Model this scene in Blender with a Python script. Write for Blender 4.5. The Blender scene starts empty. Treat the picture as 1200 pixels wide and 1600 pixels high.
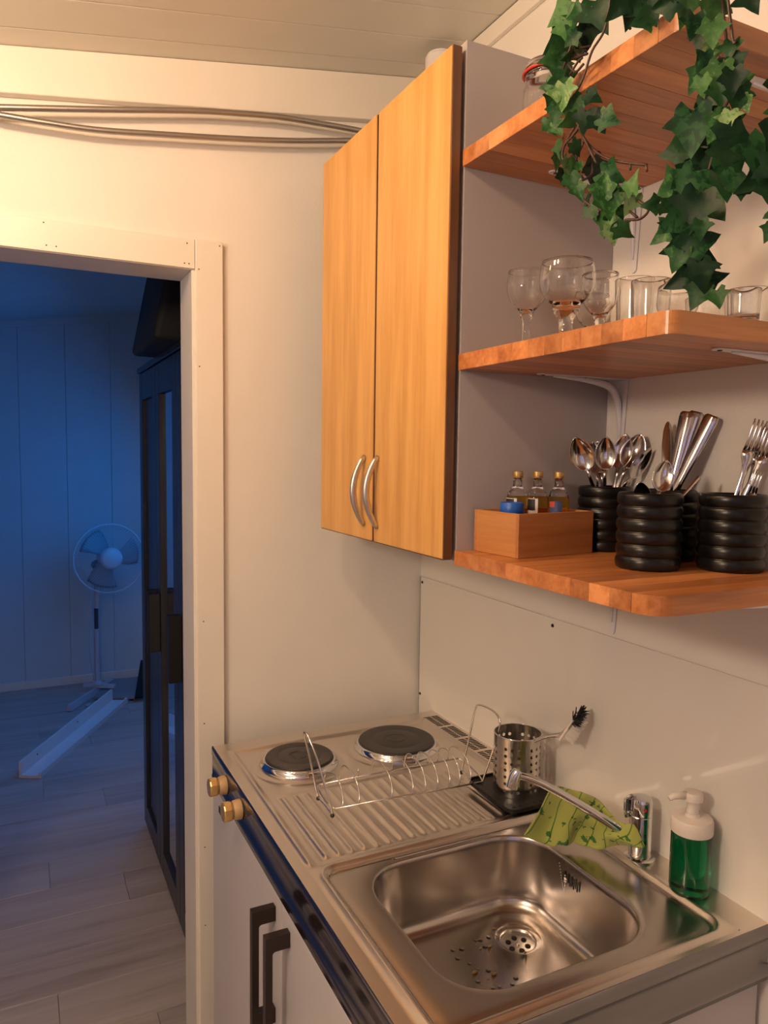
import bpy, bmesh, math, random
from mathutils import Vector, Matrix
S = bpy.context.scene
COL = S.collection
V = Vector
PI = math.pi

# ---------------------------------------------------------------- camera
cd = bpy.data.cameras.new('camera')
cam = bpy.data.objects.new('camera', cd)
COL.objects.link(cam)
cr, cu, cb = V((0.89774, -0.44031, 0.01358)), V((0.02280, 0.07725, 0.99675)), V((-0.43993, -0.89452, 0.07939))
cam.matrix_world = Matrix(((cr.x, cu.x, cb.x, -0.985), (cr.y, cu.y, cb.y, 0.0), (cr.z, cu.z, cb.z, 1.586), (0, 0, 0, 1)))
cd.sensor_fit = 'VERTICAL'; cd.sensor_height = 36.0; cd.sensor_width = 27.0
cd.lens = 1158.0 / 1600.0 * 36.0
cd.clip_start = 0.02
S.camera = cam

# ---------------------------------------------------------------- world: blue dusk outside
W = bpy.data.worlds.new('world'); S.world = W; W.use_nodes = True
W.node_tree.nodes['Background'].inputs[0].default_value = (0.03, 0.10, 0.36, 1)
W.node_tree.nodes['Background'].inputs[1].default_value = 0.25

# ---------------------------------------------------------------- lamps and exposure
S.view_settings.view_transform = 'Standard'; S.view_settings.look = 'None'
S.view_settings.gamma = 1.0; S.view_settings.use_curve_mapping = False
S.view_settings.exposure = 0.0
try:
    S.cycles.blur_glossy = 0.6; S.cycles.sample_clamp_indirect = 3.0
except Exception: pass
WARM = (1.0, 0.64, 0.38)
def spot(loc, target, power, color, size=160, radius=0.03, blend=0.6):
    l = bpy.data.lights.new('spot_lamp', 'SPOT'); l.energy = power; l.color = color
    l.spot_size = math.radians(size); l.spot_blend = blend; l.shadow_soft_size = radius
    o = bpy.data.objects.new('spot_lamp', l); COL.objects.link(o); o.location = loc
    o.rotation_euler = (V(target) - V(loc)).to_track_quat('-Z', 'Y').to_euler()
    return o
def area(loc, target, power, color, sx, sy):
    l = bpy.data.lights.new('window_light', 'AREA'); l.energy = power; l.color = color
    l.shape = 'RECTANGLE'; l.size = sx; l.size_y = sy
    o = bpy.data.objects.new('window_light', l); COL.objects.link(o); o.location = loc
    o.rotation_euler = (V(target) - V(loc)).to_track_quat('-Z', 'Y').to_euler()
    return o
def point_light(loc, power, color, radius=0.045):
    l = bpy.data.lights.new('point_light', 'POINT'); l.energy = power; l.color = color; l.shadow_soft_size = radius
    o = bpy.data.objects.new('point_light', l); COL.objects.link(o); o.location = loc
    return o
def point_light(loc, power, color, radius=0.045):
    l = bpy.data.lights.new('point_light', 'POINT'); l.energy = power; l.color = color; l.shadow_soft_size = radius
    o = bpy.data.objects.new('point_light', l); COL.objects.link(o); o.location = loc
    return o
def point_light(loc, power, color, radius=0.045):
    l = bpy.data.lights.new('point_light', 'POINT'); l.energy = power; l.color = color; l.shadow_soft_size = radius
    o = bpy.data.objects.new('point_light', l); COL.objects.link(o); o.location = loc
    return o
# three warm bulbs of the ceiling lamp just above the frame, left of the doorway's middle
point_light((-1.14, 1.34, 2.29), 2.0, WARM)
point_light((-1.10, 1.02, 2.33), 9.8, WARM)
point_light((-1.06, 0.78, 2.34), 12.0, WARM)
# added, unseen fill light by the left wall, to brighten the splash panel
point_light((-2.00, 0.30, 1.98), 42.0, (1.0, 0.76, 0.57), 0.10)
# dusk light through the bedroom window, then an added cool fill
area((-0.04, 4.10, 1.45), (-2.0, 4.4, 0.1), 11.0, (0.0, 0.27, 1.0), 1.2, 1.0)
area((-1.3, -1.1, 1.5), (-0.5, 1.0, 1.3), 1.6, (0.62, 0.55, 1.0), 1.2, 1.0)  # added weak bluish fill from behind the camera, no source seen

# ---------------------------------------------------------------- measured positions (world metres)
IVY_LEFT = [
    ((-0.3528, 0.7924, 2.147), 0.0374, (-0.8514, 0.3873, -0.3537), 1),
    ((-0.3488, 0.7636, 2.1276), 0.035, (-0.3285, 0.078, -0.9413), 0),
    ((-0.347, 0.7275, 2.1146), 0.0399, (0.2856, -0.2232, -0.932), 0),
    ((-0.342, 0.7551, 2.1047), 0.0301, (-0.2544, 0.0393, -0.9663), 0),
    ((-0.3488, 0.7736, 2.0927), 0.029, (-0.5336, 0.1893, -0.8243), 1),
    ((-0.3426, 0.8162, 2.12), 0.0335, (-0.7485, 0.3164, -0.5828), 1),
    ((-0.373, 0.7895, 2.0825), 0.0242, (-0.8881, 0.4202, -0.1865), 1),
    ((-0.3582, 0.7759, 2.1159), 0.0272, (-0.3285, 0.078, -0.9413), 2),
    ((-0.3419, 0.8104, 2.0888), 0.0284, (-0.1475, -0.0152, -0.9889), 1),
    ((-0.3519, 0.8057, 2.0605), 0.0266, (-0.1783, 0.0004, -0.984), 1),
    ((-0.3434, 0.7923, 2.0663), 0.0247, (0.1334, -0.1525, -0.9792), 1),
    ((-0.3702, 0.7632, 2.0297), 0.0301, (-0.1475, -0.0152, -0.9889), 2),
    ((-0.3581, 0.7625, 2.0152), 0.0303, (0.0085, -0.0926, -0.9957), 2),
    ((-0.3656, 0.7828, 2.0169), 0.0211, (-0.2544, 0.0393, -0.9663), 1),
    ((-0.3555, 0.8042, 2.0416), 0.0216, (-0.3285, 0.078, -0.9413), 1),
    ((-0.3545, 0.7262, 2.0165), 0.02, (0.7661, -0.4199, -0.4866), 0),
    ((-0.3736, 0.6772, 1.9687), 0.0233, (0.8358, -0.4402, -0.3281), 0),
    ((-0.3666, 0.7008, 1.9748), 0.0225, (0.4291, -0.2871, -0.8564), 0),
    ((-0.3645, 0.728, 1.987), 0.0247, (-0.3285, 0.078, -0.9413), 0),
    ((-0.3428, 0.8189, 2.0209), 0.0254, (0.2856, -0.2232, -0.932), 1),
    ((-0.348, 0.799, 2.0093), 0.0199, (0.4291, -0.2871, -0.8564), 1),
    ((-0.3686, 0.7669, 1.9686), 0.024, (-0.0228, -0.0772, -0.9968), 1),
    ((-0.3469, 0.8009, 1.9683), 0.0217, (0.2103, -0.1886, -0.9593), 1),
    ((-0.3693, 0.7526, 1.9405), 0.0221, (0.1334, -0.1525, -0.9792), 2),
    ((-0.353, 0.7795, 1.9419), 0.0213, (0.2856, -0.2232, -0.932), 1),
    ((-0.3697, 0.7415, 1.9186), 0.0204, (0.2103, -0.1886, -0.9593), 1),
    ((-0.3739, 0.723, 1.9017), 0.02, (0.2856, -0.2232, -0.932), 1),
    ((-0.3444, 0.7464, 1.8996), 0.0224, (0.4291, -0.2871, -0.8564), 1),
    ((-0.3669, 0.7061, 1.8742), 0.0198, (0.4962, -0.3158, -0.8087), 1),
    ((-0.3667, 0.6894, 1.9001), 0.0283, (0.101, 0.0386, 0.9941), 1),
    ((-0.3406, 0.7399, 1.9368), 0.0317, (0.4291, -0.2871, -0.8564), 0),
    ((-0.3443, 0.7017, 1.9186), 0.029, (0.8358, -0.4402, -0.3281), 0),
    ((-0.3642, 0.6834, 1.8756), 0.0298, (0.0555, -0.1153, -0.9918), 1),
    ((-0.3413, 0.6964, 1.8991), 0.0198, (0.1783, -0.0004, 0.984), 1),
    ((-0.3557, 0.6949, 1.8596), 0.0257, (-0.1475, -0.0152, -0.9889), 2),
    ((-0.351, 0.6887, 1.8468), 0.0211, (0.1334, -0.1525, -0.9792), 2),
    ((-0.367, 0.653, 1.8385), 0.0217, (0.6731, -0.3869, -0.6303), 1),
    ((-0.342, 0.6719, 1.8786), 0.0238, (-0.3285, 0.078, -0.9413), 2),
    ((-0.3505, 0.6562, 1.8961), 0.0247, (0.4686, -0.1533, 0.87), 2),
    ((-0.3411, 0.6755, 1.8914), 0.0209, (-0.1783, 0.0004, -0.984), 1),
    ((-0.3436, 0.6924, 1.8695), 0.0258, (0.4291, -0.2871, -0.8564), 1),
    ((-0.3638, 0.7435, 1.9613), 0.0188, (0.6731, -0.3869, -0.6303), 1),
    ((-0.3617, 0.7496, 2.1247), 0.0234, (-0.1334, 0.1525, 0.9792), 0),
    ((-0.3684, 0.7531, 2.0935), 0.0219, (-0.7889, 0.3427, -0.5101), 0),
    ((-0.369, 0.778, 2.0553), 0.0209, (-0.8514, 0.3873, -0.3537), 1),
    ((-0.3718, 0.7499, 1.9938), 0.022, (-0.3285, 0.078, -0.9413), 1),
    ((-0.3638, 0.746, 1.9393), 0.0173, (-0.3285, 0.078, -0.9413), 1),
]
IVY_RIGHT = [
    ((-0.3575, 0.5881, 2.0473), 0.0291, (-0.0228, -0.0772, -0.9968), 2),
    ((-0.3779, 0.5575, 2.0109), 0.0215, (-0.101, -0.0386, -0.9941), 0),
    ((-0.355, 0.5574, 2.0289), 0.0281, (-0.1475, -0.0152, -0.9889), 2),
    ((-0.3665, 0.5437, 1.9999), 0.0226, (0.0085, -0.0926, -0.9957), 2),
    ((-0.3675, 0.5574, 2.0002), 0.0191, (-0.3285, 0.078, -0.9413), 0),
    ((-0.3502, 0.5592, 1.9905), 0.0194, (-0.1475, -0.0152, -0.9889), 2),
    ((-0.3617, 0.5563, 1.9748), 0.0243, (-0.6824, 0.2755, -0.6771), 0),
    ((-0.3673, 0.5585, 1.9622), 0.0231, (-0.5945, 0.2238, -0.7723), 1),
    ((-0.3616, 0.5386, 1.9568), 0.0264, (-0.1475, -0.0152, -0.9889), 2),
    ((-0.354, 0.5566, 1.9489), 0.031, (-0.8233, 0.3664, -0.4336), 0),
    ((-0.3761, 0.5222, 1.9313), 0.0208, (-0.0228, -0.0772, -0.9968), 1),
    ((-0.3448, 0.5625, 1.9433), 0.0235, (0.2103, -0.1886, -0.9593), 0),
    ((-0.3772, 0.5429, 1.9473), 0.0175, (-0.1475, -0.0152, -0.9889), 2),
    ((-0.3525, 0.5329, 1.9827), 0.0187, (-0.1783, 0.0004, -0.984), 1),
    ((-0.3493, 0.5273, 1.9679), 0.0187, (0.4291, -0.2871, -0.8564), 0),
    ((-0.3774, 0.508, 1.9367), 0.0216, (-0.0228, -0.0772, -0.9968), 0),
    ((-0.3512, 0.5174, 1.9465), 0.016, (0.2856, -0.2232, -0.932), 2),
    ((-0.3655, 0.5119, 1.9253), 0.0231, (-0.101, -0.0386, -0.9941), 1),
    ((-0.3583, 0.5076, 1.921), 0.0146, (0.2856, -0.2232, -0.932), 2),
    ((-0.3777, 0.5107, 1.9031), 0.0205, (-0.1783, 0.0004, -0.984), 2),
    ((-0.3764, 0.5245, 1.9015), 0.0246, (-0.5945, 0.2238, -0.7723), 1),
    ((-0.3718, 0.5579, 1.9117), 0.0398, (-0.101, -0.0386, -0.9941), 0),
    ((-0.3455, 0.5445, 1.9076), 0.0359, (0.4291, -0.2871, -0.8564), 0),
    ((-0.3713, 0.5045, 1.8788), 0.041, (0.8613, -0.4453, -0.2449), 0),
    ((-0.3523, 0.5758, 1.8959), 0.0438, (-0.1475, -0.0152, -0.9889), 0),
    ((-0.3464, 0.5546, 1.8822), 0.0364, (0.1334, -0.1525, -0.9792), 0),
    ((-0.346, 0.5314, 1.8685), 0.0317, (0.4291, -0.2871, -0.8564), 0),
    ((-0.3663, 0.5866, 1.8673), 0.0294, (-0.8514, 0.3873, -0.3537), 1),
    ((-0.3659, 0.5739, 1.8737), 0.0237, (-0.4686, 0.1533, -0.87), 1),
    ((-0.3602, 0.6201, 1.8596), 0.0181, (-0.8881, 0.4202, -0.1865), 1),
    ((-0.3516, 0.6064, 1.8543), 0.018, (0.7661, -0.4199, -0.4866), 1),
    ((-0.3743, 0.567, 1.8283), 0.0392, (-0.7485, 0.3164, -0.5828), 0),
    ((-0.3526, 0.5533, 1.843), 0.0494, (0.5596, -0.3422, -0.7548), 0),
    ((-0.3509, 0.6091, 1.8269), 0.0278, (-0.8233, 0.3664, -0.4336), 1),
    ((-0.3488, 0.5901, 1.8277), 0.03, (-0.101, -0.0386, -0.9941), 0),
    ((-0.3768, 0.5377, 1.8102), 0.0177, (-0.0228, -0.0772, -0.9968), 1),
    ((-0.3458, 0.6005, 1.8106), 0.0235, (-0.8233, 0.3664, -0.4336), 1),
    ((-0.3749, 0.5658, 1.7878), 0.0236, (-0.5945, 0.2238, -0.7723), 1),
    ((-0.3664, 0.5484, 1.8007), 0.0335, (0.8514, -0.3873, 0.3537), 0),
    ((-0.3572, 0.5524, 1.7876), 0.0326, (0.7661, -0.4199, -0.4866), 0),
    ((-0.3468, 0.5838, 1.7747), 0.034, (-0.8233, 0.3664, -0.4336), 0),
    ((-0.3664, 0.5433, 1.7681), 0.0295, (0.1334, -0.1525, -0.9792), 0),
    ((-0.3466, 0.5461, 1.7672), 0.0248, (0.8731, -0.4053, 0.2711), 0),
    ((-0.3595, 0.5531, 1.7498), 0.0248, (-0.4686, 0.1533, -0.87), 1),
    ((-0.3674, 0.5212, 1.7414), 0.0188, (0.1334, -0.1525, -0.9792), 1),
    ((-0.3672, 0.5647, 1.8617), 0.0326, (-0.4686, 0.1533, -0.87), 0),
    ((-0.372, 0.5177, 1.8465), 0.0271, (0.1334, -0.1525, -0.9792), 0),
    ((-0.3753, 0.5478, 1.8304), 0.0383, (-0.3285, 0.078, -0.9413), 0),
    ((-0.3729, 0.67, 2.086), 0.0286, (-0.4686, 0.1533, -0.87), 0),
    ((-0.3546, 0.6665, 2.0876), 0.0346, (-0.2544, 0.0393, -0.9663), 0),
    ((-0.3441, 0.6509, 2.0839), 0.0342, (0.2856, -0.2232, -0.932), 0),
    ((-0.3725, 0.6325, 2.054), 0.0221, (-0.8233, 0.3664, -0.4336), 0),
    ((-0.3763, 0.596, 2.0501), 0.0264, (-0.8514, 0.3873, -0.3537), 0),
    ((-0.3445, 0.5203, 2.0236), 0.0246, (0.4291, -0.2871, -0.8564), 0),
]
IVY_FAR = [
    ((-0.3599, 0.4825, 1.8595), 0.0449, (-0.1475, -0.0152, -0.9889), 0),
    ((-0.3642, 0.4914, 1.8409), 0.0275, (-0.8514, 0.3873, -0.3537), 0),
    ((-0.3699, 0.5034, 1.8413), 0.0194, (-0.8977, 0.4403, -0.0136), 1),
    ((-0.3578, 0.4764, 1.8304), 0.0236, (-0.0228, -0.0772, -0.9968), 0),
    ((-0.3499, 0.4821, 1.7962), 0.0156, (-0.5945, 0.2238, -0.7723), 1),
    ((-0.3625, 0.4613, 1.8475), 0.0345, (0.4291, -0.2871, -0.8564), 0),
    ((-0.3637, 0.4684, 1.8747), 0.0347, (-0.3285, 0.078, -0.9413), 0),
    ((-0.3761, 0.4508, 1.8849), 0.028, (-0.0228, -0.0772, -0.9968), 1),
    ((-0.3469, 0.4791, 1.9245), 0.0271, (-0.1783, 0.0004, -0.984), 0),
    ((-0.3769, 0.4464, 1.802), 0.0247, (0.2856, -0.2232, -0.932), 1),
]
STEM_LEFT = [
    [(-0.35, 0.764, 2.1637), (-0.35, 0.773, 2.1074), (-0.35, 0.7898, 2.0763), (-0.35, 0.7904, 2.0373), (-0.35, 0.7555, 1.9965), (-0.35, 0.7849, 1.9783), (-0.35, 0.7771, 1.9456), (-0.35, 0.7449, 1.9045), (-0.35, 0.7095, 1.8754), (-0.35, 0.6895, 1.8428)],
    [(-0.35, 0.7049, 2.1324), (-0.35, 0.7154, 2.0911), (-0.35, 0.7365, 2.0754), (-0.35, 0.7501, 2.0515), (-0.35, 0.7658, 2.0351), (-0.35, 0.7746, 2.0193)],
    [(-0.345, 0.7617, 2.0037), (-0.345, 0.7522, 1.9809), (-0.345, 0.7245, 1.9521), (-0.345, 0.6911, 1.9319), (-0.345, 0.6443, 1.9121)],
    [(-0.345, 0.6997, 1.9348), (-0.345, 0.6993, 1.9281)],
    [(-0.345, 0.6702, 1.9221), (-0.345, 0.6698, 1.9148)],
    [(-0.345, 0.6453, 1.9124), (-0.345, 0.6439, 1.905)],
    [(-0.345, 0.6819, 1.8562), (-0.345, 0.6739, 1.8599), (-0.345, 0.6517, 1.8554), (-0.345, 0.6396, 1.8619), (-0.345, 0.6548, 1.8761)],
    [(-0.345, 0.7001, 1.8625), (-0.345, 0.6838, 1.8538), (-0.345, 0.6667, 1.858)],
    [(-0.345, 0.6683, 1.8685), (-0.345, 0.6558, 1.8579)],
    [(-0.35, 0.7553, 1.9926), (-0.35, 0.7339, 1.9582), (-0.35, 0.7216, 1.939)],
    [(-0.347, 0.7496, 1.9742), (-0.347, 0.7651, 1.9516), (-0.347, 0.7473, 1.9288)],
    [(-0.347, 0.7397, 1.9608), (-0.347, 0.7325, 1.9318), (-0.347, 0.7554, 1.9275)],
    [(-0.347, 0.7786, 2.1008), (-0.347, 0.7639, 2.0924), (-0.347, 0.7438, 2.0854)],
    [(-0.347, 0.7784, 2.0953), (-0.347, 0.7622, 2.0833), (-0.347, 0.7518, 2.0846)],
    [(-0.347, 0.7878, 2.0879), (-0.347, 0.7633, 2.0823), (-0.347, 0.748, 2.0784)],
    [(-0.347, 0.7917, 2.092), (-0.347, 0.7709, 2.0672), (-0.347, 0.7545, 2.0692)],
    [(-0.347, 0.7806, 2.0668), (-0.347, 0.7666, 2.0761), (-0.347, 0.7573, 2.078)],
    [(-0.35, 0.7615, 1.9988), (-0.35, 0.7732, 1.9899), (-0.35, 0.7825, 1.9806)],
    [(-0.345, 0.7719, 1.9684), (-0.345, 0.7587, 1.9468), (-0.345, 0.7641, 1.9345)],
]
STEM_RIGHT = [
    [(-0.355, 0.5395, 2.0437), (-0.355, 0.5292, 1.9911), (-0.355, 0.5253, 1.9857)],
    [(-0.35, 0.5515, 2.0514), (-0.35, 0.5398, 1.9913), (-0.35, 0.5399, 1.9805), (-0.35, 0.5497, 1.9825), (-0.35, 0.5455, 1.9624), (-0.35, 0.5338, 1.9405), (-0.35, 0.5461, 1.9209), (-0.35, 0.5517, 1.8857), (-0.35, 0.5672, 1.8525), (-0.35, 0.5841, 1.8299), (-0.35, 0.576, 1.8062), (-0.35, 0.5656, 1.7681), (-0.35, 0.5615, 1.753)],
    [(-0.358, 0.5407, 1.979), (-0.358, 0.5502, 1.9748), (-0.358, 0.5607, 1.9695)],
    [(-0.345, 0.5869, 1.8314), (-0.345, 0.5796, 1.8203), (-0.345, 0.5772, 1.8072)],
    [(-0.352, 0.5468, 1.7488), (-0.352, 0.5395, 1.7437)],
    [(-0.35, 0.5689, 1.7687), (-0.35, 0.5634, 1.7579)],
    [(-0.35, 0.5837, 2.0684), (-0.35, 0.586, 2.0382), (-0.35, 0.5717, 1.9999), (-0.35, 0.5585, 1.9754)],
    [(-0.345, 0.6965, 2.1294), (-0.345, 0.6895, 2.094), (-0.345, 0.6784, 2.0745)],
    [(-0.345, 0.656, 2.108), (-0.345, 0.6663, 2.0859), (-0.345, 0.6862, 2.0889), (-0.345, 0.6735, 2.0757)],
]
STEM_FAR = [
    [(-0.355, 0.4734, 2.0088), (-0.355, 0.4711, 1.9305), (-0.355, 0.4709, 1.8857), (-0.355, 0.4733, 1.8527), (-0.355, 0.496, 1.8456), (-0.355, 0.5099, 1.8457)],
    [(-0.355, 0.4733, 1.8527), (-0.355, 0.4745, 1.8189), (-0.355, 0.4763, 1.7952)],
]
CABLE_UP = [
    (-1.0709, 1.722, 2.2496),
    (-1.0039, 1.722, 2.2624),
    (-0.8242, 1.722, 2.2961),
    (-0.6248, 1.722, 2.3348),
    (-0.5242, 1.722, 2.3501),
    (-0.4336, 1.722, 2.3616),
    (-0.3225, 1.722, 2.3681),
    (-0.2135, 1.722, 2.3717),
    (-0.1344, 1.722, 2.3672),
]
CABLE_LOW = [
    (-1.0713, 1.726, 2.2451),
    (-1.0043, 1.726, 2.2492),
    (-0.9346, 1.726, 2.2509),
    (-0.8245, 1.726, 2.2561),
    (-0.6935, 1.726, 2.2725),
    (-0.5527, 1.726, 2.2914),
    (-0.401, 1.726, 2.3147),
    (-0.2456, 1.726, 2.3443),
    (-0.1502, 1.726, 2.3594),
]
CUTLERY = [
    ('spoon', (-0.1303, 1.0, 1.6175), 'C'),
    ('spoon', (-0.0754, 1.02, 1.611), 'C'),
    ('spoon', (-0.0757, 0.985, 1.6196), 'C'),
    ('spoon', (-0.0668, 1.015, 1.6123), 'C'),
    ('spoon', (-0.0339, 0.98, 1.6248), 'C'),
    ('spoon', (-0.022, 0.9577, 1.6247), 'C'),
    ('spoon', (-0.016, 0.939, 1.6007), 'C'),
    ('teaspoon', (-0.1265, 0.8, 1.5811), 'A'),
    ('teaspoon', (-0.1893, 0.79, 1.5497), 'A'),
    ('stick', (-0.0687, 0.79, 1.5578), 'A'),
    ('knife', (-0.0216, 0.9, 1.6438), 'D'),
    ('butter_knife', (-0.02, 0.8751, 1.6461), 'D'),
    ('knife_handle', (-0.03, 0.8527, 1.6582), 'D'),
    ('knife_handle', (-0.022, 0.8423, 1.658), 'D'),
    ('knife_handle', (-0.018, 0.815, 1.6511), 'D'),
    ('fork', (-0.03, 0.7212, 1.6406), 'B'),
    ('fork', (-0.02, 0.712, 1.6334), 'B'),
    ('fork_back', (-0.03, 0.7382, 1.5408), 'B'),
    ('fork_back', (-0.03, 0.721, 1.5683), 'B'),
]
CLOTH = [
    [(-0.2111, 1.005, 0.924), (-0.1735, 0.999, 0.9045), (-0.1447, 0.9751, 0.8993), (-0.1267, 0.9717, 0.9097), (-0.1071, 0.9477, 0.902), (-0.0883, 0.919, 0.9213), (-0.0708, 0.8956, 0.9278), (-0.0698, 0.8752, 0.9334)],
    [(-0.1817, 1.002, 0.9632), (-0.1552, 0.9989, 0.9403), (-0.1438, 0.9681, 0.9396), (-0.1169, 0.971, 0.9358), (-0.1055, 0.9463, 0.9324), (-0.0994, 0.9157, 0.9379), (-0.0781, 0.8958, 0.9339), (-0.0703, 0.8747, 0.9348)],
    [(-0.1737, 0.986, 1.0056), (-0.1503, 0.9762, 0.9892), (-0.1316, 0.961, 0.976), (-0.1133, 0.952, 0.9637), (-0.1008, 0.9337, 0.9546), (-0.0923, 0.9117, 0.9485), (-0.0802, 0.8897, 0.9419), (-0.0688, 0.8735, 0.9351)],
    [(-0.1426, 1.0, 1.003), (-0.1184, 0.9925, 0.9944), (-0.1042, 0.972, 0.9934), (-0.0796, 0.9661, 0.9794), (-0.0745, 0.9439, 0.9673), (-0.076, 0.9174, 0.9615), (-0.0627, 0.8939, 0.9618), (-0.0587, 0.8748, 0.9333)],
]

# ---------------------------------------------------------------- node materials
def newmat(name):
    m = bpy.data.materials.new(name); m.use_nodes = True
    nt = m.node_tree
    return m, nt, nt.nodes['Principled BSDF']
def setin(b, **k):
    names = dict(base='Base Color', rough='Roughness', metal='Metallic', trans='Transmission Weight', ior='IOR',
                 coat='Coat Weight', spec='Specular IOR Level', aniso='Anisotropic', sheen='Sheen Weight', alpha='Alpha', sss='Subsurface Weight', coatr='Coat Roughness')
    for a, v in k.items():
        if a == 'base' and len(v) == 3: v = (*v, 1)
        b.inputs[names[a]].default_value = v
def coords(nt, scale=(1, 1, 1), kind='Object'):
    t = nt.nodes.new('ShaderNodeTexCoord'); mp = nt.nodes.new('ShaderNodeMapping')
    nt.links.new(t.outputs[kind], mp.inputs[0]); mp.inputs['Scale'].default_value = scale
    return mp.outputs[0]
def noise(nt, vec, scale, detail=4, rough=0.55):
    n = nt.nodes.new('ShaderNodeTexNoise'); n.inputs['Scale'].default_value = scale
    n.inputs['Detail'].default_value = detail; n.inputs['Roughness'].default_value = rough
    nt.links.new(vec, n.inputs['Vector']); return n.outputs[0]
def ramp(nt, fac, stops):
    r = nt.nodes.new('ShaderNodeValToRGB'); e = r.color_ramp.elements
    while len(e) < len(stops): e.new(0.5)
    for i, (p, c) in enumerate(stops):
        e[i].position = p; e[i].color = (*c, 1) if len(c) == 3 else c
    nt.links.new(fac, r.inputs[0]); return r.outputs[0]
def bump(nt, b, h, strength, dist=0.002):
    n = nt.nodes.new('ShaderNodeBump'); n.inputs['Strength'].default_value = strength
    n.inputs['Distance'].default_value = dist
    nt.links.new(h, n.inputs['Height']); nt.links.new(n.outputs[0], b.inputs['Normal'])
def plain(name, base, rough=0.5, metal=0.0, var=0.06, vs=6.0, bs=0.0, bsc=200.0, bd=0.001, **k):
    m, nt, b = newmat(name); setin(b, base=base, rough=rough, metal=metal, **k)
    vec = coords(nt)
    if var:
        n = noise(nt, vec, vs)
        lo = tuple(c * (1 - var) for c in base); hi = tuple(min(1, c * (1 + var)) for c in base)
        nt.links.new(ramp(nt, n, [(0.3, lo), (0.7, hi)]), b.inputs['Base Color'])
    if bs: bump(nt, b, noise(nt, vec, bsc, 3), bs, bd)
    return m
def wood(name, dark, mid, light, axis='z', rough=0.35, rnd=0.0, scale=1.0, coat=0.0):
    m, nt, b = newmat(name); setin(b, rough=rough, coat=coat, coatr=0.25)
    s = {'x': (1.5, 22, 22), 'y': (22, 1.5, 22), 'z': (22, 22, 1.5)}[axis]
    vec = coords(nt, tuple(q * scale for q in s))
    oi = nt.nodes.new('ShaderNodeObjectInfo')
    add = nt.nodes.new('ShaderNodeVectorMath'); add.operation = 'ADD'
    cx = nt.nodes.new('ShaderNodeCombineXYZ')
    mu = nt.nodes.new('ShaderNodeMath'); mu.operation = 'MULTIPLY'; mu.inputs[1].default_value = 37.0
    nt.links.new(oi.outputs['Random'], mu.inputs[0])
    for i in range(3): nt.links.new(mu.outputs[0], cx.inputs[i])
    nt.links.new(vec, add.inputs[0]); nt.links.new(cx.outputs[0], add.inputs[1])
    n1 = noise(nt, add.outputs[0], 1.2, 5, 0.6)
    n2 = noise(nt, add.outputs[0], 6.0, 3, 0.6)
    mx = nt.nodes.new('ShaderNodeMath'); mx.operation = 'MULTIPLY_ADD'; mx.inputs[1].default_value = 0.35
    nt.links.new(n2, mx.inputs[0]); nt.links.new(n1, mx.inputs[2])
    c = ramp(nt, mx.outputs[0], [(0.42, dark), (0.62, mid), (0.82, light)])
    if rnd:
        hsv = nt.nodes.new('ShaderNodeHueSaturation')
        mr = nt.nodes.new('ShaderNodeMapRange'); mr.inputs['To Min'].default_value = 1 - rnd; mr.inputs['To Max'].default_value = 1 + rnd
        nt.links.new(oi.outputs['Random'], mr.inputs[0]); nt.links.new(mr.outputs[0], hsv.inputs['Value'])
        nt.links.new(c, hsv.inputs['Color']); c = hsv.outputs[0]
    nt.links.new(c, b.inputs['Base Color'])
    bump(nt, b, n2, 0.12, 0.0006)
    return m
def steel(name, base=(0.60, 0.57, 0.54), rough=0.28, axis='y', smudge=0.12, bs=0.05):
    m, nt, b = newmat(name); setin(b, base=base, rough=rough, metal=1.0)
    s = {'x': (2, 300, 300), 'y': (300, 2, 300), 'z': (300, 300, 2)}[axis]
    br = noise(nt, coords(nt, s), 1.0, 2)
    sm = noise(nt, coords(nt), 7.0, 5, 0.65)
    mr = nt.nodes.new('ShaderNodeMapRange'); mr.inputs['From Min'].default_value = 0.3; mr.inputs['From Max'].default_value = 0.7
    mr.inputs['To Min'].default_value = rough - smudge * 0.5; mr.inputs['To Max'].default_value = rough + smudge
    nt.links.new(sm, mr.inputs[0]); nt.links.new(mr.outputs[0], b.inputs['Roughness'])
    if bs: bump(nt, b, br, bs, 0.0004)
    return m
def glass(name, col=(1, 1, 1), rough=0.0, ior=1.45):
    m, nt, b = newmat(name); setin(b, base=col, rough=rough, trans=1.0, ior=ior); return m

M = {}
M['wall'] = plain('wall_paint', (0.80, 0.77, 0.71), 0.55, var=0.02, bs=0.35, bsc=140, bd=0.0012)
M['far_wall'] = plain('taupe_wall_paint', (0.40, 0.35, 0.31), 0.6, var=0.03)
M['trim'] = plain('trim_paint', (0.80, 0.76, 0.68), 0.35, var=0.02, bs=0.05, bsc=60)
M['ceil'] = plain('ceiling_paint', (0.72, 0.71, 0.64), 0.4, var=0.02, bs=0.08, bsc=50)
M['bedwall'] = plain('bedroom_wall_paint', (0.55, 0.66, 0.70), 0.6, var=0.03, bs=0.1, bsc=60)
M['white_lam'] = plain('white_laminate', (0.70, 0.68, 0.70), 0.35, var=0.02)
M['base_white'] = plain('white_door_laminate', (0.54, 0.52, 0.54), 0.35, var=0.02)
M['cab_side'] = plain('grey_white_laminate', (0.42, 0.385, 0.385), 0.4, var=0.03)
M['white_metal'] = plain('white_enamel', (0.76, 0.75, 0.77), 0.3, var=0.02)
M['splash'] = plain('glossy_splash_panel', (0.79, 0.76, 0.70), 0.07, var=0.01)
M['splash_edge'] = plain('greenish_panel_edge', (0.30, 0.38, 0.33), 0.2)
M['oak'] = wood('honey_oak_veneer', (0.55, 0.265, 0.065), (0.66, 0.34, 0.09), (0.76, 0.42, 0.125), 'z', 0.38, 0.04)
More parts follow.
